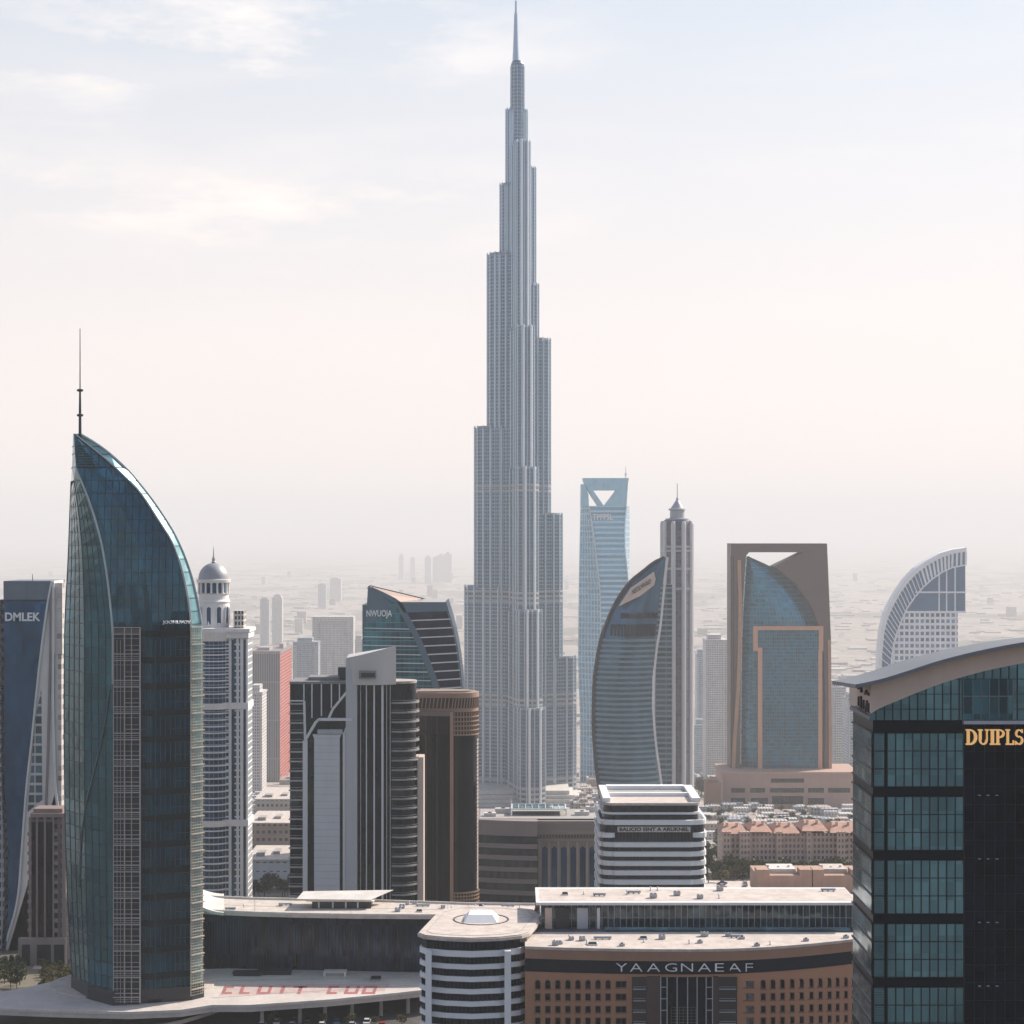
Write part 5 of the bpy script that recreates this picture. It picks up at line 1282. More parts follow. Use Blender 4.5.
# ---- black and white tower
def black_tower():
    Y0 = 650.0; zb = ground(Y0); k = Y0/F; r = thing('black_white_tower', 'black glass tower with white fins, a grey centre panel and a curved grey crown', 'skyscraper', (X(352, Y0), Y0, zb))
    wl = plain('pale_frame', (.66, .64, .64), .5, var=.06)
    bk = glass('tower_black_glass', (.006, .011, .022), .08, .05, 1.6, 3.27, .5, spec=.25)
    m = MB(); m.box(X(290, Y0), X(346, Y0), Y0, Y0+17, zb, Z(684, Y0)); m.build('black_wing', bk, r)
    m = MB(); m.box(X(289.5, Y0), X(346, Y0), Y0-.3, Y0+17.4, Z(683.9, Y0), Z(681.5, Y0)); m.box(X(307, Y0), X(338, Y0), Y0+4, Y0+14, Z(681.4, Y0), Z(678, Y0)); m.build('wing_roof', plain('wing_roof_grey', (.22, .21, .21), .8, var=.3, scale=.3, streak=False), r)
    # right hand rounded mass
    cx, cyy = X(400, Y0), Y0+6.2; rr = X(512+15.5, Y0)
    arc = [(cx+rr*math.cos(a), cyy+rr*1.05*math.sin(a)) for a in np.linspace(R(-90), R(70), 18)]
    foot = [(X(354, Y0), Y0)] + arc + [(X(356, Y0+17), Y0+17)]
    m = MB(); m.prism(foot, zb, Z(684, Y0)); m.build('round_wing', bk, r)
    m = MB(); m.prism([(x+(x-cx)*.03, y+(y-cyy)*.03) for x, y in foot], Z(683.9, Y0), Z(681.5, Y0)); m.build('round_roof', plain('weathered_roof', (.38, .34, .31), .8, var=.3, scale=.4, streak=False), r)
    m = MB()
    for i in range(21):
        p = 703+i*9.6
        m.path([(cx+(rr+.5)*math.cos(a), cyy-.2+(rr*1.05+.5)*math.sin(a), Z(p, Y0)) for a in np.linspace(R(-118), R(20), 12)], .5, 1.1)
        m.path([(cx+(rr+.9)*math.cos(a), cyy-.2+(rr*1.05+.9)*math.sin(a), Z(p-2.6, Y0)) for a in np.linspace(R(-118), R(20), 12)], .1, .1)
    m.build('balcony_ring', plain('balcony_grey', (.30, .29, .28), .6, var=.25, scale=.8), r)
    m = MB()
    for i in range(21):
        p = 703+i*9.6
        m.box(X(289, Y0), X(303.5, Y0), Y0-1.2, Y0-.02, Z(p+1.2, Y0), Z(p, Y0)); m.bar((X(289, Y0), Y0-1.15, Z(p-2.4, Y0)), (X(303.5, Y0), Y0-1.15, Z(p-2.4, Y0)), .1)
    m.build('balcony_slab', plain('balcony_slab_grey', (.40, .39, .38), .6, var=.2), r)
    # white outline frame and panel
    m = MB(); y = Y0-1.0
    fp = [(305.5, 905), (305.5, 740), (316, 722), (319, 719), (352, 719)]
    m.path([(X(a, Y0), y, Z(b, Y0)) for a, b in fp], .9, 1.6)
    m.path([(X(a, Y0), y, Z(b, Y0)) for a, b in ((291, 700.5), (304.5, 700.5), (305.5, 742))], .4, .8)
    m.path([(X(a, Y0), y, Z(b, Y0)) for a, b in ((329, 718), (333, 709), (348, 690.5))], .8, 1.0)
    m.path([(X(a, Y0), y+.2, Z(b, Y0)) for a, b in ((344.5, 905), (344.5, 733), (349, 722))], .7, 1.0)
    for a, b in ((304, 700), (312, 718), (321.5, 716), (331.5, 708), (339.5, 700)): m.bar((X(a, Y0), Y0-.2, Z(684, Y0)), (X(a, Y0), Y0-.2, Z(b, Y0)), .35, .4)
    m.build('white_frame', wl, r)
    m = MB(); m.box(X(314.5, Y0), X(340, Y0), Y0-1.4, Y0-.02, zb, Z(738, Y0)); m.xz([(X(a, Y0), Z(b, Y0)) for a, b in ((314.5, 737.9), (340, 737.9), (341.5, 734), (313, 734))], Y0-1.5, Y0-.05)
    m.build('grey_panel', plain('centre_panel', (.58, .58, .60), .6, var=.06), r)
    m = MB()
    for i in range(24): m.box(X(314.6, Y0), X(339.9, Y0), Y0-1.43, Y0-1.401, Z(745+i*7, Y0), Z(744.6+i*7, Y0))
    m.build('panel_joint', M['grey_panel'], r)
    m = MB(); m.box(X(318, Y0), X(343, Y0), Y0-1.8, Y0-.9, Z(733.5, Y0), Z(729, Y0)); m.bar((X(328, Y0), Y0-1.85, Z(733.5, Y0)), (X(330, Y0), Y0-1.85, Z(729, Y0)), .4); m.build('panel_head', M['grey_panel'], r)
    m = MB(); m.box(X(345.8, Y0-1.6), X(357, Y0-1.6), Y0-1.6, Y0+12, zb, Z(658, Y0)); m.build('core_slab', plain('core_grey', (.48, .47, .48), .6, var=.06), r)
    m = MB()
    for px, w in ((366, .35), (373.5, .5), (381.5, .7)): m.box(X(px, Y0), X(px, Y0)+w, Y0-.5, Y0-.02, zb, Z(685, Y0))
    for px in (360.5, 386.5, 390): m.box(X(px, Y0), X(px, Y0)+.15, Y0-.25, Y0-.02, zb, Z(685, Y0))
    m.build('white_fin', wl, r)
    # crown
    m = MB(); N = 14; tb = []
    rings = [[], []]
    for i in range(N+1):
        q = i/N; px = 347+(396-347)*q; y = Y0-1.2+1.2*q - 2.2*math.sin(math.pi*q); pt = 657.5-12*q**1.1
        rings[0].append((X(px, Y0), y+.3, Z(684.5, Y0))); rings[1].append((X(px, Y0), y, Z(pt, Y0)))
    bk2 = [(X(396, Y0+9), Y0+9), (X(349, Y0+10), Y0+10)]
    for b in bk2: rings[0].append((*b, Z(684.5, Y0))); rings[1].append((*b, Z(648 if b is bk2[0] else 656, Y0)))
    m.loft(rings); m.build('curved_crown', plain('crown_grey', (.56, .52, .50), .6, var=.06), r, smooth=True)
    m = MB(); m.box(X(359, Y0-3.4), X(376, Y0-3.4), Y0-3.5, Y0-2, Z(678, Y0), Z(670, Y0)); b = m.build('crown_vent', plain('vent_grey', (.22, .21, .21), .6), r)
    m = MB(); m.box(X(361, Y0-3.5), X(375, Y0-3.5), Y0-3.6, Y0-3.51, Z(676.5, Y0), Z(672, Y0)); m.build('grille', M['dark_metal'], b)
    m = MB(); ax, ay = X(343, Y0), Y0+9; m.box(X(338, Y0+8), X(345.5, Y0+8), Y0+8, Y0+14, Z(681.3, Y0), Z(669, Y0)); m.build('lift_motor_room', M['dark_metal'], r)
black_tower()
def fin_annex():
    Y0 = 655.0; zb = ground(Y0); t = thing('fin_annex', 'narrow beige slab standing between the black tower and the round brown tower', 'building', (X(418, Y0), Y0, zb))
    m = MB(); m.box(X(405, Y0), X(417.4, Y0), Y0, Y0+8, zb, Z(759, Y0)); m.build('dark_slab', M['black_glass'], t)
    m = MB(); m.box(X(417.5, Y0-.5), X(423.5, Y0-.5), Y0-.5, Y0+8.4, zb, Z(757, Y0)); m.box(X(406, Y0-.4), X(417.4, Y0-.4), Y0-.4, Y0+8.2, Z(758.9, Y0), Z(757, Y0)); m.build('beige_fin', plain('annex_beige', (.62, .50, .42), .6, var=.05), t)
fin_annex()

# ---- round brown tower with a lattice crown
def round_tower():
    Y0 = 690.0; zb = ground(Y0); r = thing('lattice_crown_tower', 'rounded black tower with copper pilasters and a lattice drum crown', 'tower', (X(445, Y0), Y0, zb))
    cx, cyy = X(459, Y0), Y0+6.6; rr = X(512+18, Y0)
    arc = [(cx+rr*math.cos(a), cyy+rr*math.sin(a)) for a in np.linspace(R(-112), R(80), 22)]
    foot = [(X(412, Y0), Y0+.4)] + arc + [(X(416, Y0+14), Y0+14)]
    def grow(d): return [(x+(x-cx)/max(rr, math.dist((x, y), (cx, cyy)))*d, y+(y-cyy)/max(rr, math.dist((x, y), (cx, cyy)))*d) for x, y in foot]
    m = MB(); m.prism(foot, zb, Z(735, Y0)); m.build('dark_shaft', glass('round_black_glass', (.006, .009, .015), .15, .05, 1.2, 30, .35, spec=.2), r)
    m = MB(); m.prism(grow(-.3), Z(734.9, Y0), Z(698, Y0)); m.build('crown_core', M['brown_dark'], r)
    cp = plain('crown_copper', (.36, .235, .17), .55, .15, var=.12)
    m = MB(); m.prism(grow(.6), Z(698, Y0), Z(693, Y0)); m.prism(grow(.4), Z(712, Y0), Z(708.5, Y0)); m.build('crown_ring', cp, r)
    m = MB(); g = grow(.35)
    for p in (717, 721.5, 726, 730.5, 735): m.path([(x, y, Z(p, Y0)) for x, y in g[1:]], .45, .5)
    n = len(g)
    for i in range(1, n-1):
        m.bar((*g[i], Z(736, Y0)), (*g[i], Z(712, Y0)), .25, .35)
        a = g[i]; b = g[i+1]; m.bar((*a, Z(708.5, Y0)), ((a[0]+b[0])/2, (a[1]+b[1])/2, Z(698, Y0)), .5, .4)
    for i in range(11): m.bar((X(414+i*3.8, Y0), Y0-.1, Z(708.5, Y0)), (X(415.3+i*3.8, Y0), Y0-.2, Z(698, Y0)), .5, .4)
    m.build('crown_lattice', cp, r)
    m = MB(); m.box(X(412, Y0), X(452.5, Y0), Y0-.4, Y0+.35, Z(716, Y0), Z(711, Y0))
    m.build('frieze', M['taupe'], r)
    m = MB(); m.box(X(450, Y0), X(453.5, Y0), Y0-.9, Y0+.5, zb, Z(712, Y0)); m.build('copper_pilaster', plain('pilaster_copper', (.42, .27, .2), .55, .1), r)
    m = MB(); m.box(X(425, Y0), X(427, Y0), Y0-.3, Y0+.5, zb, Z(716, Y0)); m.box(X(436.5, Y0), X(437.6, Y0), Y0-.2, Y0+.5, zb, Z(716, Y0)); m.build('grey_pilaster', M['brown_dark'], r)
    m = MB()
    for px in np.arange(427.5, 449, 1.5): m.box(X(px, Y0), X(px, Y0)+.12, Y0-.06, Y0+.5, zb, Z(717, Y0))
    m.build('shaft_line', plain('shaft_line', (.012, .014, .018), .6, spec=.2), r)
    m = MB(); g = grow(.5)
    for p in (893, 896.5, 900, 904): m.path([(x, y, Z(p, Y0)) for x, y in g[1:]], .4, .5)
    for i in range(1, n-1): m.bar((*g[i], Z(905, Y0)), (*g[i], Z(892, Y0)), .25, .35)
    m.build('foot_lattice', cp, r)
    m = MB()
    for i in range(40):
        p = 742+i*3.9; a = R(-6); q = (cx+(rr+.12)*math.cos(a), cyy+(rr+.12)*math.sin(a)); m.bar((q[0], q[1]-1, Z(p+1.2, Y0)), (q[0]+.1, q[1]+3, Z(p-.6, Y0)), .28, .3)
    m.build('edge_louvre', M['beige'], r)
    m = MB(); m.prism(grow(-2), Z(692.99, Y0), Z(691.5, Y0)); m.build('roof', plain('round_roof_brown', (.26, .2, .17), .8, streak=False), r)
round_tower()

# ---- taupe classical block
def classical_block():
    Y0 = 790.0; zb = ground(Y0); r = thing('taupe_block', 'taupe stone building with a curved striped wing and tall pilastered windows', 'building', (X(538, Y0), Y0, zb))
    ts = plain('taupe_wall', (.27, .22, .205), .75, var=.08)
    m = MB(); m.box(X(538, Y0), X(600, Y0), Y0, Y0+30, zb, Z(822, Y0)); m.build('pilastered_wing', ts, r)
    for i in range(6):
        a = 542+9.5*i; m = MB(); m.xz([(X(a, Y0), zb), (X(a+5.6, Y0), zb), (X(a+5.6, Y0), Z(848.5, Y0)), (X(a+2.8, Y0), Z(846, Y0)), (X(a, Y0), Z(848.5, Y0))], Y0-.08, Y0+.4); m.build('tall_window', M['navy'], r)
    m = MB()
    for i in range(7): a = 538.3+9.5*i; m.box(X(a, Y0), X(a+2.2, Y0), Y0-.7, Y0-.01, zb, Z(841, Y0))
    m.build('pilaster', plain('taupe_pilaster', (.36, .295, .265), .75), r)
    m = MB()
    for y0, y1, d in ((824, 820.5, 1.6), (828, 824.01, 1.1), (834, 828.01, .6), (841, 838.5, .9)): m.box(X(537.5, Y0), X(600.5, Y0), Y0-d, Y0+30+d*.5, Z(y0, Y0), Z(y1, Y0))
    m.build('cornice', ts, r)
    m = MB()
    for i in range(19): m.box(X(540+3.1*i, Y0), X(541.6+3.1*i, Y0), Y0-.28, Y0-.01, Z(837.5, Y0), Z(835, Y0))
    m.build('frieze_block', M['brown_dark'], r)
    # curved striped wing
    cx, cyy, rad = X(548, Y0), Y0+95, 100.0
    arc = [(X(a, Y0), cyy - math.sqrt(max(0, rad*rad-(X(a, Y0)-X(556, Y0))**2))) for a in np.linspace(466, 537.4, 14)]
    foot = arc + [(X(537.4, Y0), Y0+30), (X(466, Y0), Y0+30)]
    zc = Z(819.5, Y0)
    m = MB(); m.prism(foot, zb, zc); m.build('striped_wing', glass('wing_glass', (.04, .05, .065), .1, .2, 1.5, 4, .4), r)
    m = MB(); m.prism([(x, y-.5) for x, y in arc]+[(arc[-1][0], Y0+30.5), (arc[0][0], Y0+30.5)], Z(834.5, Y0), zc+.02); m.build('wing_parapet', ts, r)
    for i in range(6):
        m = MB(); p = 842.5+i*11.6; m.prism([(x, y-.6) for x, y in arc]+[(arc[-1][0], Y0+20), (arc[0][0], Y0+20)], Z(p+4.4, Y0), Z(p, Y0)); m.build('stone_band', ts, r)
    # roofscape
    zr = Z(820.4, Y0)
    m = MB(); m.box(X(478, Y0)+.5, X(599, Y0), Y0+1.2, Y0+29, zc+.021, zc+.2); m.build('roof', M['concrete'], r)
    t = thing('glass_canopy', 'white framed glass canopy on the roof of the taupe striped building', 'canopy', (X(540, 800), 800, zr))
    m = MB(); y0, y1 = 800, 814
    for a in (512, 566): 
        for y in (y0, y1): m.bar((X(a, 800), y, zr), (X(a, 800), y, zr+3.2), .4)
    m.path([(X(a, 800), y, zr+3.2) for a, y in ((512, y0), (566, y0), (566, y1), (512, y1), (512, y0))], .45)
    for i in range(9): m.bar((X(512+6.75*i, 800), y0, zr+3.25), (X(512+6.75*i, 800), y1, zr+3.25), .2)
    m.build('frame', M['white'], t)
    m = MB(); m.box(X(512, 800), X(566, 800), y0+.2, y1-.2, zr+2.95, zr+3.05); m.build('glass_roof', M['pale_teal'], t)
    for k, (a, y, w, h) in enumerate(((484, 797, 5, 1.6), (495, 806, 7, 2.2), (575, 800, 6, 1.8), (586, 810, 5, 2.4), (503, 812, 4, 1.4))):
        t = thing('plant_unit', 'pale plant unit on the roof of the taupe striped building', 'roof unit', (X(a, y), y, zr), 'plant units on the taupe roof')
        m = MB(); m.box(X(a, y), X(a, y)+w, y, y+3, zc+.21, zc+h); m.build('casing', M['white_dirty'], t)
        m = MB(); m.rev([(.8, zc+h), (.8, zc+h+.3)], X(a, y)+w/2, y+1.5, 10); m.build('fan', M['dark_metal'], t)
    t = thing('roof_mast', 'thin pale mast rising from the roof of the taupe striped building', 'mast', (X(511, 798), 798, zr))
    m = MB(); m.rev([(.3, zr), (.2, zr+7), (.06, zr+8)], X(511, 798), 798, 6); m.build('pole', M['white'], t)
    m = MB(); m.rev([(.6, zr-.3), (.6, zr+.3)], X(511, 798), 798, 8); m.build('base', M['concrete'], t)
classical_block()

# ---- white striped block with rounded corners
def striped_block():
    Y0 = 700.0; zb = ground(Y0); r = thing('striped_block', 'white building with rounded corner balcony bands and a wide dark sign strip', 'office building', (X(653, Y0), Y0, zb))
    def rr(a, b, y0, y1, rad, n=6):
        x0, x1 = X(a, Y0), X(b, Y0); o = []
        for cx, cy_, s in ((x1-rad, y0+rad, -90), (x1-rad, y1-rad, 0), (x0+rad, y1-rad, 90), (x0+rad, y0+rad, 180)):
            o += [(cx+rad*math.cos(R(s+90*i/n)), cy_+rad*math.sin(R(s+90*i/n))) for i in range(n+1)]
        return o
    D = 40
    gl = glass('strip_glass', (.015, .023, .035), .1, .1, 1.2, 3.4, .7, spec=.3)
    m = MB(); m.prism(rr(600.5, 705.5, Y0+.9, Y0+D, 4), zb, Z(820, Y0)); m.build('glass_core', gl, r)
    m = MB(); m.prism(rr(604, 700, Y0+3, Y0+D-3, 4), Z(819.9, Y0), Z(806, Y0)); m.build('upper_glass', gl, r)
    for i in range(10):
        p = 824 + 9.35*i if i else 820.5
        m = MB(); z1, z0 = Z(p-.4, Y0), Z(p+4.4, Y0)
        if i == 1:
            m.prism(rr(598.5, 618, Y0, Y0+D+1, 3.4), z0, z1); m.prism(rr(690, 707.5, Y0, Y0+D+1, 3.4), z0, z1)
        else:
            m.prism(rr(598.5, 707.5, Y0, Y0+D+1, 5), z0, z1)
            m.prism(rr(612, 694, Y0-.7, Y0+6, 1.5), z0+.05, z1-.05)
        m.build('balcony_band', M['bright_white'], r)
    m = MB(); m.prism(rr(602, 703, Y0+2.4, Y0+D-1.5, 4.5), Z(815.5, Y0), Z(813.4, Y0)); m.build('roof_band', M['bright_white'], r)
    zr = Z(806, Y0)
    m = MB(); m.prism(rr(603, 702, Y0+1.2, Y0+D+2, 4.2), zr, zr+.9); rf = m.build('roof_slab', M['pale_roof'], r)
    m = MB()
    for (a, b, y0, y1, h) in ((603.6, 611, 4, D, 1.5), (693, 701.4, 4, D, 1.5), (611.1, 692.9, D-4, D, 1.7), (611.1, 692.9, 19, 21, 1.3)): m.box(X(a, Y0), X(b, Y0), Y0+y0, Y0+y1, zr+.901, zr+.9+h)
    m.build('roof_beam', M['bright_white'], r)
    m = MB(); m.box(X(611.2, Y0), X(692.8, Y0), Y0+21.1, Y0+D-4.1, zr+.902, zr+1.1); m.build('roof_well', M['concrete'], r)
    m = MB(); m.rev([(4, Z(788, Y0+D-2)-2.0), (2.4, Z(788, Y0+D-2)+.2), (.5, Z(786, Y0+D-2)+.4)], X(657, Y0+D-2), Y0+D-2, 12); m.build('roof_cone', M['white_dirty'], r)
    m = MB(); m.box(X(617.5, Y0), X(690.5, Y0), Y0-.35, Y0+.89, Z(832, Y0), Z(826.8, Y0)); sb = m.build('sign_board', M['white_dirty'], r)
    text('BALICIO EINT A ARUKNEL', 619.5, 689, 827.4, 831.2, Y0-.36, M['letter_dark'], sb, 'lettering', .12, poff=.035)
    m = MB()
    for px in np.arange(602, 706, 3.4): m.bar((X(px, Y0+.8), Y0+.8, zb+2), (X(px, Y0+.8), Y0+.8, Z(822, Y0)), .1, .15)
    m.build('mullion', M['dark_metal'], r)
striped_block()

# ================================================================== low buildings, cars, trees, far city
def low_rise():
    # red roofed apartment row
    Y0 = 985.0; zb = ground(Y0); r = thing('red_roofed_apartments', 'long pink apartment block with terracotta roofs behind a row of trees', 'apartment block', (X(787, Y0), Y0, zb))
    wl = facade('pink_wall', (.60, .43, .36), (.07, .06, .07), 3.0, 2.1, .45, .5, .8)
    m = MB(); m.box(X(722, Y0), X(860, Y0), Y0, Y0+22, zb-1, Z(833, Y0)); m.build('wall', wl, r)
    bm_ = facade('pink_bay', (.64, .46, .38), (.07, .06, .07), 3.0, 1.7, .5, .55, .8)
    for a, b, d in ((722, 731, 2), (739, 750, 2.5), (776, 782, 2), (806, 811, 2), (836, 846, 2.5)):
        m = MB(); m.box(X(a, Y0), X(b, Y0), Y0-d, Y0-.01, zb-1, Z(831, Y0)); m.build('projecting_bay', bm_, r)
    z1 = Z(833, Y0)
    for i, (a, b) in enumerate(((720, 748), (749, 772), (773, 800), (801, 828), (829, 862))):
        m = MB(); x0, x1 = X(a, Y0), X(b, Y0); zz = z1 + (0, .9, .2, 1.4, .5)[i]
        m.loft([[(x0, Y0-2.8, zz+.01), (x1, Y0-2.8, zz+.01), (x1, Y0+24, zz+.01), (x0, Y0+24, zz+.01)], [(x0+3, Y0+8.5, zz+3.6), (x1-3, Y0+8.5, zz+3.6), (x1-3, Y0+13, zz+3.6), (x0+3, Y0+13, zz+3.6)]]); rf = m.build('hipped_roof', M['terracotta'], r)
        for q in (.25, .6): c = MB(); c.box(x0+(x1-x0)*q, x0+(x1-x0)*q+1.2, Y0+5, Y0+6.4, zz+1.6, zz+4.6); c.build('chimney', M['beige'], rf)
    # two brown flat roofed halls
    for (a, b, lab) in ((757, 812, 'low brown hall with a notched parapet and pale rooftop beside the car park'), (813, 862, 'low brown hall with a pale pink rooftop box next to the dark glass tower')):
        Y1 = 872.0; zb = ground(Y1); t = thing('brown_hall', lab, 'hall', (X((a+b)/2, Y1), Y1, zb))
        zt = Z(875.5, Y1); br = M['brown']
        m = MB(); m.box(X(a, Y1), X(b, Y1), Y1, Y1+26, zb-1, zt); m.build('wall', plain('hall_brown', (.44, .28, .21), .8), t)
        m = MB(); x0, x1 = X(a, Y1), X(b, Y1); w = x1-x0
        for p, q in ((0, .22), (.78, 1)): m.box(x0+w*p, x0+w*q, Y1+.1, Y1+9, zt+.01, zt+2.6)
        m.box(x0+w*.2, x0+w*.23, Y1+.12, Y1+9, zt+.01, zt+1.4); m.build('parapet_block', plain('hall_brown_up', (.44, .29, .22), .8), t)
        m = MB(); m.box(x0+w*.26, x0+w*.74, Y1+6, Y1+20, zt+.01, zt+1.9); m.build('roof_box', M['white_dirty'] if a < 800 else M['pale_roof'], t)
        for i in range(5):
            m = MB(); px = x0+w*(.05+.19*i); m.box(px, px+.9, Y1+11, Y1+12, zt+.011, zt+2.3+.4*(i % 2)); m.build('vent', M['steel'], t)
    # plaza strip
    pl_ = MB(); pl_.face([(X(704, 815), 815, ground(815)+.1), (X(864, 815), 815, ground(815)+.1), (X(864, 950), 950, ground(950)+.1), (X(696, 950), 950, ground(950)+.1)], [(0, 0)]*4)
    tag(pl_.build('pavement', M['pale_roof']), kind='structure')
    # park by the deck
    pk = MB(); pk.face([(X(-60, 545), 545, ground(545)+.08), (X(70, 545), 545, ground(545)+.08), (X(70, 597), 597, ground(597)+.08), (X(-60, 597), 597, ground(597)+.08)], [(0, 0)]*4)
    tag(pk.build('park_ground', plain('park_soil', (.16, .14, .10), .95, var=.3, scale=.3, streak=False)), kind='structure')
    pv_ = MB(); pv_.face([(X(22, 540), 540, ground(545)+.16), (X(46, 540), 540, ground(545)+.16), (X(52, 597), 597, ground(597)+.16), (X(34, 597), 597, ground(597)+.16)], [(0, 0)]*4)
    tag(pv_.build('path', M['paving']), kind='structure')
    # pale sheds in the gap behind the domed tower
    for lab, a, b, Y1, y1, dep, mat in (('long white shed in the gap between the domed tower and the black tower', 246, 300, 905, 861, 40, 'white'), ('low brown flat roofed block above the white shed', 248, 300, 1080, 824, 45, 'beige'), ('small pale flat roofed block far up the gap behind the domed tower', 255, 300, 1330, 800, 60, 'white_dirty')):
        zb = ground(Y1); t = thing('flat_roofed_shed', lab, 'shed', (X((a+b)/2, Y1), Y1, zb)); zt = Z(y1, Y1)
        m = MB(); m.box(X(a, Y1), X(b, Y1), Y1, Y1+dep, zb-2, zt); m.build('wall', facade('shed_'+mat, {'white': (.55, .54, .54), 'beige': (.36, .28, .23), 'white_dirty': (.45, .4, .36)}[mat], (.1, .1, .11), 4.2, 3.2, .6 if mat != 'white' else .9, .5), t)
        m = MB(); m.box(X(a, Y1)-.5, X(b, Y1)+.5, Y1-.6, Y1+dep+.5, zt+.01, zt+.8); m.build('roof', M['pale_roof'], t)
        m = MB(); m.box(X(a+8, Y1), X(a+16, Y1), Y1+8, Y1+16, zt+.81, zt+2.6); m.box(X(a+24, Y1), X(a+30, Y1), Y1+14, Y1+24, zt+.81, zt+2.2); m.build('roof_unit', M['concrete'], t)
low_rise()

# ---- cars
paints = {n: plain('car_paint_'+n, c, .25, .2, var=.03) for n, c in (('white', (.7, .7, .68)), ('silver', (.4, .42, .44)), ('black', (.02, .02, .024)), ('red', (.35, .04, .03)), ('blue', (.05, .1, .2)))}
def make_car(paint, x, y, zb, rz, label, group):
    r = thing('parked_car', label, 'car', (0, 0, 0), group)
    m = MB()
    prof = [(-2.2, .35), (-2.2, .75), (-1.9, .88), (-.9, .95), (.9, .95), (1.7, .88), (2.15, .72), (2.2, .35)]
    m.xz(prof, -.86, .86); m.build('body', paints[paint], r)
    c = MB(); c.loft([[(-1.6, -.8, .951), (1.0, -.8, .951), (1.0, .8, .951), (-1.6, .8, .951)], [(-1.2, -.66, 1.42), (.45, -.66, 1.42), (.45, .66, 1.42), (-1.2, .66, 1.42)]]); c.build('cabin_glass', M['black_glass'], r)
    c = MB(); c.box(-1.18, .42, -.64, .64, 1.421, 1.46); c.build('roof', paints[paint], r)
    for sx in (-1.35, 1.4):
        for sy in (-.82, .82):
            w = MB(); w.tube((sx, sy-.1, .33), (sx, sy+.1, .33), .33, .33, 10); w.build('wheel', M['tyre'], r)
    for sy in (-.6, .6):
        w = MB(); w.box(2.1, 2.215, sy-.16, sy+.16, .6, .72); w.build('headlight', M['letter_white'], r)
    r.location = (x, y, zb); r.rotation_euler = (0, 0, rz); return r
rng = random.Random(3)
spots = []
gA = 'cars parked on the pale plaza by the brown halls'
protos = {}
def put_car(paint, x, y, zb, rz, label, group):
    if paint not in protos: protos[paint] = make_car(paint, x, y, zb, rz, label, group); return
    c = dup(protos[paint]); c.location = (x, y, zb); c.rotation_euler = (0, 0, rz); c['label'] = label; c['group'] = group
for i in range(16):
    p = ['white', 'silver', 'black', 'red', 'blue'][i % 5]
    col = i % 2; y = 862+ (i//2)*9.5
    put_car(p, X(722+22*col, y)+rng.uniform(-1, 1), y, ground(y)+.11, R(90 if col else 0)+rng.uniform(-.1, .1), p+' car parked on the pale plaza beside the striped white building', p+' '+gA)
for i in range(9):
    p = ['white', 'white', 'silver', 'black', 'white', 'blue', 'silver', 'white', 'red'][i]
    y = 499.5+(i % 2)*3.5; put_car(p, X(262+15*i, y), y, 170.05, R(90)+rng.uniform(-.05, .05), p+' car parked under the edge of the raised deck', p+' cars parked under the deck')
for i in range(26):
    p = ['white', 'silver', 'black', 'white', 'blue'][i % 5]; q = rng.random(); x = -470+i*42+rng.uniform(-8, 8); y = 960+12*math.sin(x/700+1.2)+(3 if i % 2 else -3)
    if 20 < X(0, 1) + (x*F/y+512) < 1000: put_car(p, x, y, ground(y)+.13, R(0 if i % 2 else 180), p+' car driving on the road behind the taupe building', p+' cars on the cross road')

# ---- trees
def leaf_material(name, a, b):
    t = NT(name); oi = t.n("ShaderNodeObjectInfo"); n = t.noise(1.1, 3)
    c = t.mix(n, a, b)
    return t.done(t.bsdf(c, .7, 0, .2))
leaves = [leaf_material('leaf_olive', (.035, .05, .02), (.10, .11, .045)), leaf_material('leaf_dry', (.08, .075, .03), (.17, .14, .06)), leaf_material('leaf_dark', (.02, .035, .02), (.055, .075, .035))]
def make_tree(kind, seed, h, w):
    g = random.Random(seed)
    r = thing('tree', 'tree', 'tree', (0, 0, 0)); m = MB()
    m.tube((0, 0, -.5), (.1, .05, h*.4), .26, .17, 7)
    for i in range(6):
        a = g.uniform(0, 6.28); m.tube((.1, .05, h*(.3+.02*i)), (w*.55*math.cos(a), w*.55*math.sin(a), h*g.uniform(.55, .85)), .12, .03, 5)
    m.build('trunk', M['bark'], r)
    m = MB(); lobes = [(g.uniform(-.55, .55)*w, g.uniform(-.55, .55)*w, h*g.uniform(.45, .85), w*g.uniform(.32, .55)) for _ in range(9)]
    for cx, cy_, cz, rad in lobes:
        for _ in range(55):
            d = Vector((g.gauss(0, 1), g.gauss(0, 1), g.gauss(0, .8))).normalized()*rad*g.uniform(.5, 1.05)
            c = Vector((cx, cy_, cz))+d; n = Vector((g.gauss(0, 1), g.gauss(0, 1), g.gauss(.4, 1))).normalized(); t = n.orthogonal().normalized(); b = n.cross(t); s = g.uniform(.16, .42)
            m.face([c-t*s-b*s*.6, c+t*s-b*s*.5, c+t*s*.7+b*s*.7, c-t*s*.6+b*s*.6], [(0, 0)]*4)
    m.build('crown', leaves[kind], r); return r
tp_ = {}
for i, (kd, h, w) in enumerate(((0, 6.5, 2.6), (1, 5, 2.6), (2, 7.5, 3.0), (0, 5, 2.2))): tp_[i] = [make_tree(kd, 11+i, h, w), False]
def put_tree(x, y, lab, grp, k=None, sc=1.0, zz=None):
    k = rng.randrange(4) if k is None else k
    if not tp_[k][1]: o = tp_[k][0]; tp_[k][1] = True
    else: o = dup(tp_[k][0])
    o.location = (x, y, ground(y) if zz is None else zz); o.rotation_euler = (0, 0, rng.uniform(0, 6.28)); s = sc*rng.uniform(.8, 1.2); o.scale = (s, s, s*rng.uniform(.9, 1.15)); o['label'] = lab; o['group'] = grp
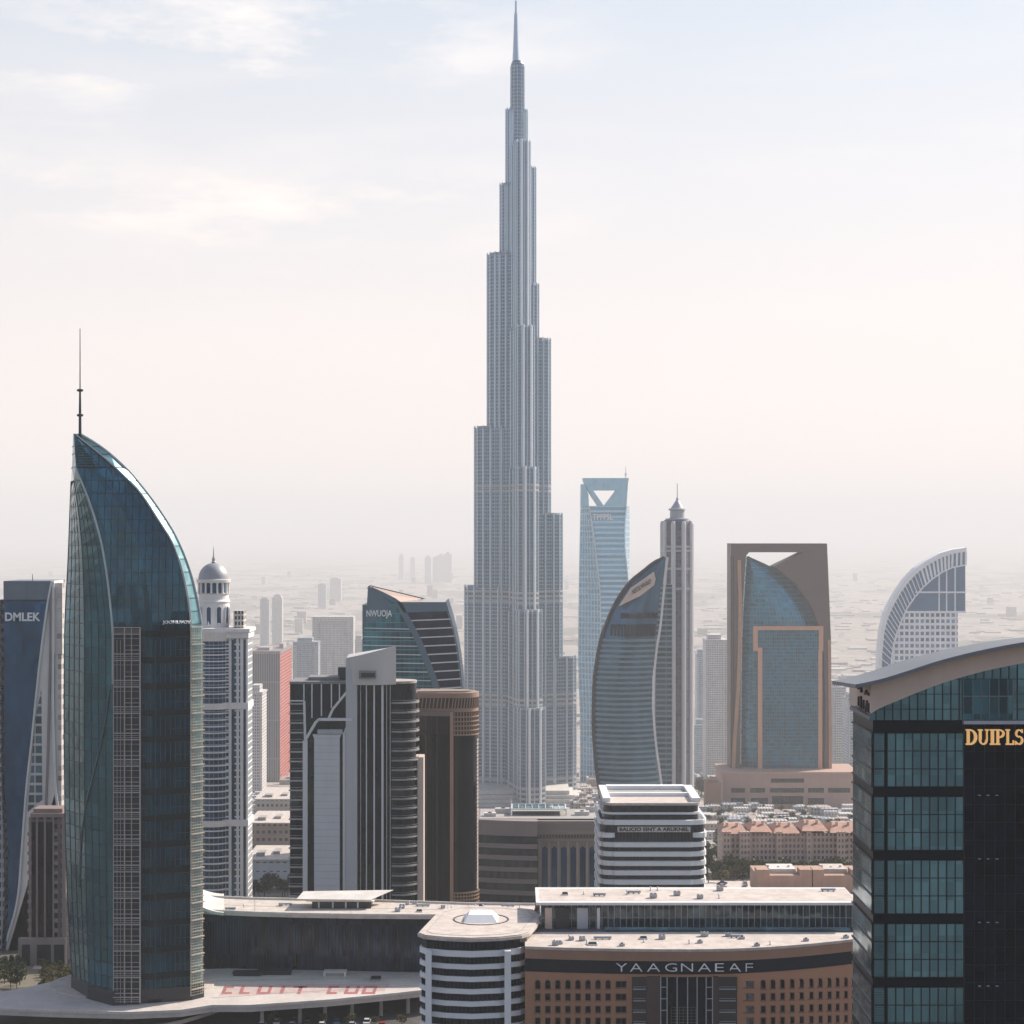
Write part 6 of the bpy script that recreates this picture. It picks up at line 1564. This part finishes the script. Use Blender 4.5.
for i in range(70):
    s = i % 2; px = rng.uniform(-12, 24) if s else rng.uniform(42, 70); y = rng.uniform(541, 592); put_tree(X(px, y), y, 'bushy tree in the small park beside the brown tower foot', 'trees in the small park', (1, 0, 1, 2)[i % 4], .55)
for i in range(30): y = rng.uniform(955, 972); put_tree(X(716+4.7*i+rng.uniform(-2, 2), y), y, 'green tree in the row before the pink apartment block', 'trees before the pink apartments', (0, 1, 3)[i % 3], 1.6)
for i in range(18): y = rng.uniform(850, 893); put_tree(X(rng.uniform(252, 294), y), y, 'dark tree in front of the long white shed', 'trees before the white shed', (2, 0)[i % 2], 1.0)
for i in range(16): y = rng.uniform(930, 1250); put_tree(X(rng.uniform(704, 722), y), y, 'tree in the narrow gap beside the striped white building', 'trees behind the striped building', (1, 0, 2)[i % 3], 1.3)
for i in range(28): y = rng.uniform(1180, 1700); put_tree(X(rng.uniform(250, 296), y), y, 'tree on the open ground behind the brown flat roofed block', 'trees far up the gap', None, 1.7)
for i in range(40): y = rng.uniform(1250, 1870); put_tree(X(rng.uniform(700, 862), y), y, 'tree on the busy ground before the brown arch tower', 'trees before the arch tower', None, 1.25)
for i in range(30): y = rng.uniform(2250, 2420); put_tree(X(rng.uniform(694, 730) if i % 2 else rng.uniform(828, 880), y), y, 'hazy tree clump at the foot of the towers beside the arch tower', 'hazy trees beside the arch tower', 2, 2.6)
for i in range(6): y = rng.uniform(502, 506); put_tree(X(272+26*i, y), y, 'small dry tree in the shade under the deck edge', 'small trees under the deck', 1, .55, 169.8)

# ---- clutter of kiosks and small flat blocks around the big towers
fm_a = facade('block_sand', (.46, .40, .36), (.2, .2, .21), 3.4, 3.0, .5, .5, .85)
fm_b = facade('block_white', (.58, .55, .53), (.22, .24, .27), 3.4, 2.6, .45, .45, .85)
fm_far = [facade('far_block_sand', (.42, .37, .33), (.30, .28, .27), 3.6, 3.2, .5, .5, .9), facade('far_block_pale', (.47, .44, .42), (.34, .33, .33), 3.6, 3.0, .5, .5, .9), facade('far_block_grey', (.37, .36, .36), (.29, .30, .31), 3.6, 3.4, .5, .5, .9), facade('far_block_dun', (.35, .30, .26), (.26, .24, .23), 3.6, 3.4, .5, .5, .9)]
fm_c = facade('block_grey', (.42, .43, .46), (.18, .21, .25), 3.6, 3.4, .4, .3, .7)
fm_d = facade('block_glass', (.42, .46, .50), (.18, .25, .31), 3.8, 2.4, .3, .3, .6)
def block(name, lab, cat, grp, x, y, w, d, h, mat, step=True):
    zb = ground(y); m = MB(); m.box(x-w/2, x+w/2, y, y+d, zb-3, zb+h)
    m.box(x-w/2-.3, x+w/2+.3, y-.3, y+d+.3, zb+h+.01, zb+h+.9)
    if step: m.box(x-w*.22, x+w*.2, y+d*.3, y+d*.75, zb+h+.91, zb+h+3.2+h*.06)
    o = m.build(name, mat, loc=(x, y, zb)); tag(o, lab, cat, grp); return o
for i in range(90):
    y = rng.uniform(1320, 1900); px = rng.uniform(704, 860)
    block('kiosk', 'small flat roofed kiosk on the busy ground before the arch tower', 'kiosk', 'kiosks before the arch tower', X(px, y), y, rng.uniform(5, 14), rng.uniform(5, 12), rng.uniform(3, 6), rng.choice((fm_a, fm_b, fm_c)), False)
for i in range(22):
    y = rng.uniform(1700, 2300); px = rng.uniform(574, 600)
    block('low_block', 'low pale flat roofed block at the foot of the stepped spire tower', 'building', 'low blocks by the spire tower', X(px, y), y, rng.uniform(8, 20), rng.uniform(10, 20), rng.uniform(5, 12), rng.choice((fm_a, fm_b)))
for i in range(14):
    y = rng.uniform(1650, 2250); px = rng.uniform(248, 296)
    block('low_block', 'low sandy flat roofed block on the plain below the red slab tower', 'building', 'low blocks below the red slab', X(px, y), y, rng.uniform(10, 26), rng.uniform(12, 26), rng.uniform(5, 10), rng.choice((fm_a, fm_b)))
# named hazy towers
def tower(lab, x0, x1, yt, Y, mat, d=45, crown=None):
    zb = ground(Y)-1; r = thing('hazy_tower', lab, 'tower', (X((x0+x1)/2, Y), Y, zb))
    a, b = X(x0, Y), X(x1, Y); zt = Z(yt, Y); w = b-a
    m = MB(); m.box(a, b, Y, Y+d, zb-1, zt); m.build('shaft', mat, r)
    m = MB()
    if crown == 'gate': m.box(a-1, b+1, Y-3, Y+d+1, zt+.01, zt+10); m.box(a-1, a+w*.16, Y-3, Y-.01, zb, zt); m.box(b-w*.12, b+1, Y-3, Y-.01, zb, zt); m.box(a+w*.36, a+w*.48, Y-5, Y-.02, zb, zt-60)
    elif crown == 'taper': m.loft([[(a, Y, zt+.01), (b, Y, zt+.01), (b, Y+d, zt+.01), (a, Y+d, zt+.01)], [(a+w*.3, Y+d*.3, zt+14), (b-w*.3, Y+d*.3, zt+14), (b-w*.3, Y+d*.7, zt+14), (a+w*.3, Y+d*.7, zt+14)]])
    else: m.box(a+w*.15, b-w*.25, Y+d*.2, Y+d*.8, zt+.01, zt+9); m.box(a-.8, b+.8, Y-.8, Y+d+.8, zt+.011, zt+2)
    m.build('crown', mat, r)
    for q in (0, 1):
        m = MB(); x = a+w*(.06 if q == 0 else .86); m.box(x, x+w*.08, Y-1.5, Y-.03, zb, zt-(70 if crown == 'gate' else 4)); m.build('pier', fm_b, r)
    return r
tower('pale gate shaped office block in the haze left of the slope roofed building', 313, 353, 622, 3600, fm_b, 40, 'gate')
tower('pale slab with horizontal bands beside the gate shaped block', 293, 318, 643, 3400, fm_d, 40)
tower('hazy grey slab beside the domed tower shoulder', 260, 269, 600, 7000, fm_c, 40)
tower('hazy pale slab next to the grey slab behind the domed tower', 272, 282, 598, 7200, fm_b, 40, 'taper')
tower('very faint slab above the gate shaped block', 318, 326, 585, 11000, fm_c, 40)
tower('very faint stepped block above the gate shaped block', 330, 341, 579, 12000, fm_b, 60)
tower('pale slab between the black tower and the gate shaped block', 354, 364, 640, 3900, fm_b, 40)
tower('white slab with a balcony column between the slim tower and the arch tower', 706, 727, 641, 2900, fm_b, 50)
tower('pale ragged slab tucked behind the slim round tower', 697, 706, 655, 3300, fm_d, 40)
tower('pale low slab between the arch tower and the arched roof', 832, 846, 688, 2600, fm_b, 40)
tower('pale narrow slab in the gap next to the arched roof', 848, 858, 700, 2500, fm_d, 40)
tower('hazy block seen beside the domed tower base', 249, 262, 694, 2100, fm_b, 40)
# scattered far city: nearest buildings one by one, the rest beyond as one mass
nlow = ntall = 0
while nlow < 260 or ntall < 46:
    Y = rng.uniform(2300, 4600); px = rng.uniform(-10, 1034)
    tall = ntall < 46 and rng.random() < .18
    if not tall and nlow >= 260: continue
    w = rng.uniform(16, 60) if not tall else rng.uniform(20, 38); h = rng.uniform(4, 11) if not tall else rng.uniform(35, 110)
    if tall: ntall += 1
    else: nlow += 1
    block('city_tower' if tall else 'city_block', 'slim pale tower standing on the hazy plain among low blocks' if tall else 'low pale flat roofed block on the hazy plain beyond the towers', 'tower' if tall else 'building', 'towers on the hazy plain' if tall else 'low blocks on the hazy plain', X(px, Y), Y, w, rng.uniform(20, 60), h, rng.choice((fm_b, fm_c, fm_d)) if tall else rng.choice(fm_far))
mb = MB()
for i in range(1500):
    Y = 4600*(1+3.2*rng.random()**1.6); x = X(rng.uniform(-40, 1064), Y); t = rng.random() < .05
    w = rng.uniform(20, 70) if not t else rng.uniform(24, 44); h = rng.uniform(3, 8) if not t else rng.uniform(30, 80)
    mb.cm = rng.randrange(4); mb.box(x-w/2, x+w/2, Y, Y+rng.uniform(20, 70), -151, -150+h)
tag(mb.build('distant_city', fm_far), 'dense low city fading into the haze across the far plain', 'city', kind='stuff')
for i in range(7):
    px = rng.gauss(425, 18); Y = rng.uniform(15000, 18000)
    block('skyline_tower', 'faint tower of the distant skyline cluster on the horizon', 'tower', 'distant skyline towers', X(px, Y), Y, rng.uniform(40, 80), 50, rng.uniform(150, 250), fm_b)
# ---- roof clutter on the near pale roofs
def unit(kind, lab, grp, x, y, z, s=1.0):
    t = thing(kind, lab, {'air_unit': 'roof unit', 'duct': 'duct', 'skylight': 'skylight', 'vent_pipe': 'vent'}[kind], (x, y, z), grp); m = MB()
    if kind == 'air_unit':
        m.box(x-.9*s, x+.9*s, y-.6*s, y+.6*s, z+.15, z+1.1*s); m.build('casing', M['grey_panel'], t)
        for q in (-.45, .45): m = MB(); m.rev([(.34*s, z+1.1*s), (.34*s, z+1.22*s)], x+q*s, y, 10); m.build('fan', M['dark_metal'], t)
        m = MB(); m.box(x-.8*s, x+.8*s, y-.5*s, y+.5*s, z+.002, z+.149); m.build('base', M['concrete'], t)
    elif kind == 'duct':
        m.tube((x-2.4*s, y, z+.45), (x+2.4*s, y, z+.45), .28, .28, 8); m.build('pipe', M['steel'], t)
        for q in (-1.8, 0, 1.8): m = MB(); m.box(x+q*s-.1, x+q*s+.1, y-.3, y+.3, z+.002, z+.2); m.build('bracket', M['dark_metal'], t)
    elif kind == 'skylight':
        m.box(x-1.1*s, x+1.1*s, y-.8*s, y+.8*s, z+.002, z+.3); m.build('curb', M['white_dirty'], t)
        m = MB(); m.loft([[(x-1*s, y-.7*s, z+.301), (x+1*s, y-.7*s, z+.301), (x+1*s, y+.7*s, z+.301), (x-1*s, y+.7*s, z+.301)], [(x-.8*s, y-.05, z+.7), (x+.8*s, y-.05, z+.7), (x+.8*s, y+.05, z+.7), (x-.8*s, y+.05, z+.7)]]); m.build('glazing', M['dark_teal'], t)
    else:
        m.rev([(.12, z), (.12, z+.9*s), (.26, z+.95*s), (.05, z+1.2*s)], x, y, 8); m.build('pipe', M['steel'], t)
        m = MB(); m.box(x-.25, x+.25, y-.25, y+.25, z+.002, z+.08); m.build('base', M['concrete'], t)
kinds = ('air_unit', 'duct', 'skylight', 'vent_pipe', 'air_unit', 'vent_pipe')
names = {'air_unit': 'grey twin fan air unit', 'duct': 'round silver duct', 'skylight': 'small ridged skylight', 'vent_pipe': 'short capped vent pipe'}
for (where, zz, n, rect) in (('pale roof of the concave hall', 192.8, 22, ((228, 292, 902, 910), (396, 425, 904, 912), (432, 520, 906, 911))), ('thin white penthouse roof', Z(904, 441)+.53, 14, ((560, 845, 890, 900),)), ('pale front roof of the brown block', Z(951.5, 420)+.6, 16, ((545, 610, 938, 948), (640, 840, 936, 946)))):
    for i in range(n):
        k = kinds[rng.randrange(6)]; rc = rect[rng.randrange(len(rect))]
        if 'concave' in where and rc[0] == 225 and i % 3 == 0: rc = rect[1]
        x, y = onz(rng.uniform(rc[0], rc[1]), rng.uniform(rc[2], rc[3]), zz)
        unit(k, names[k]+' on the '+where, names[k]+'s on the '+where, x, y, zz, rng.uniform(.6, 1.0))
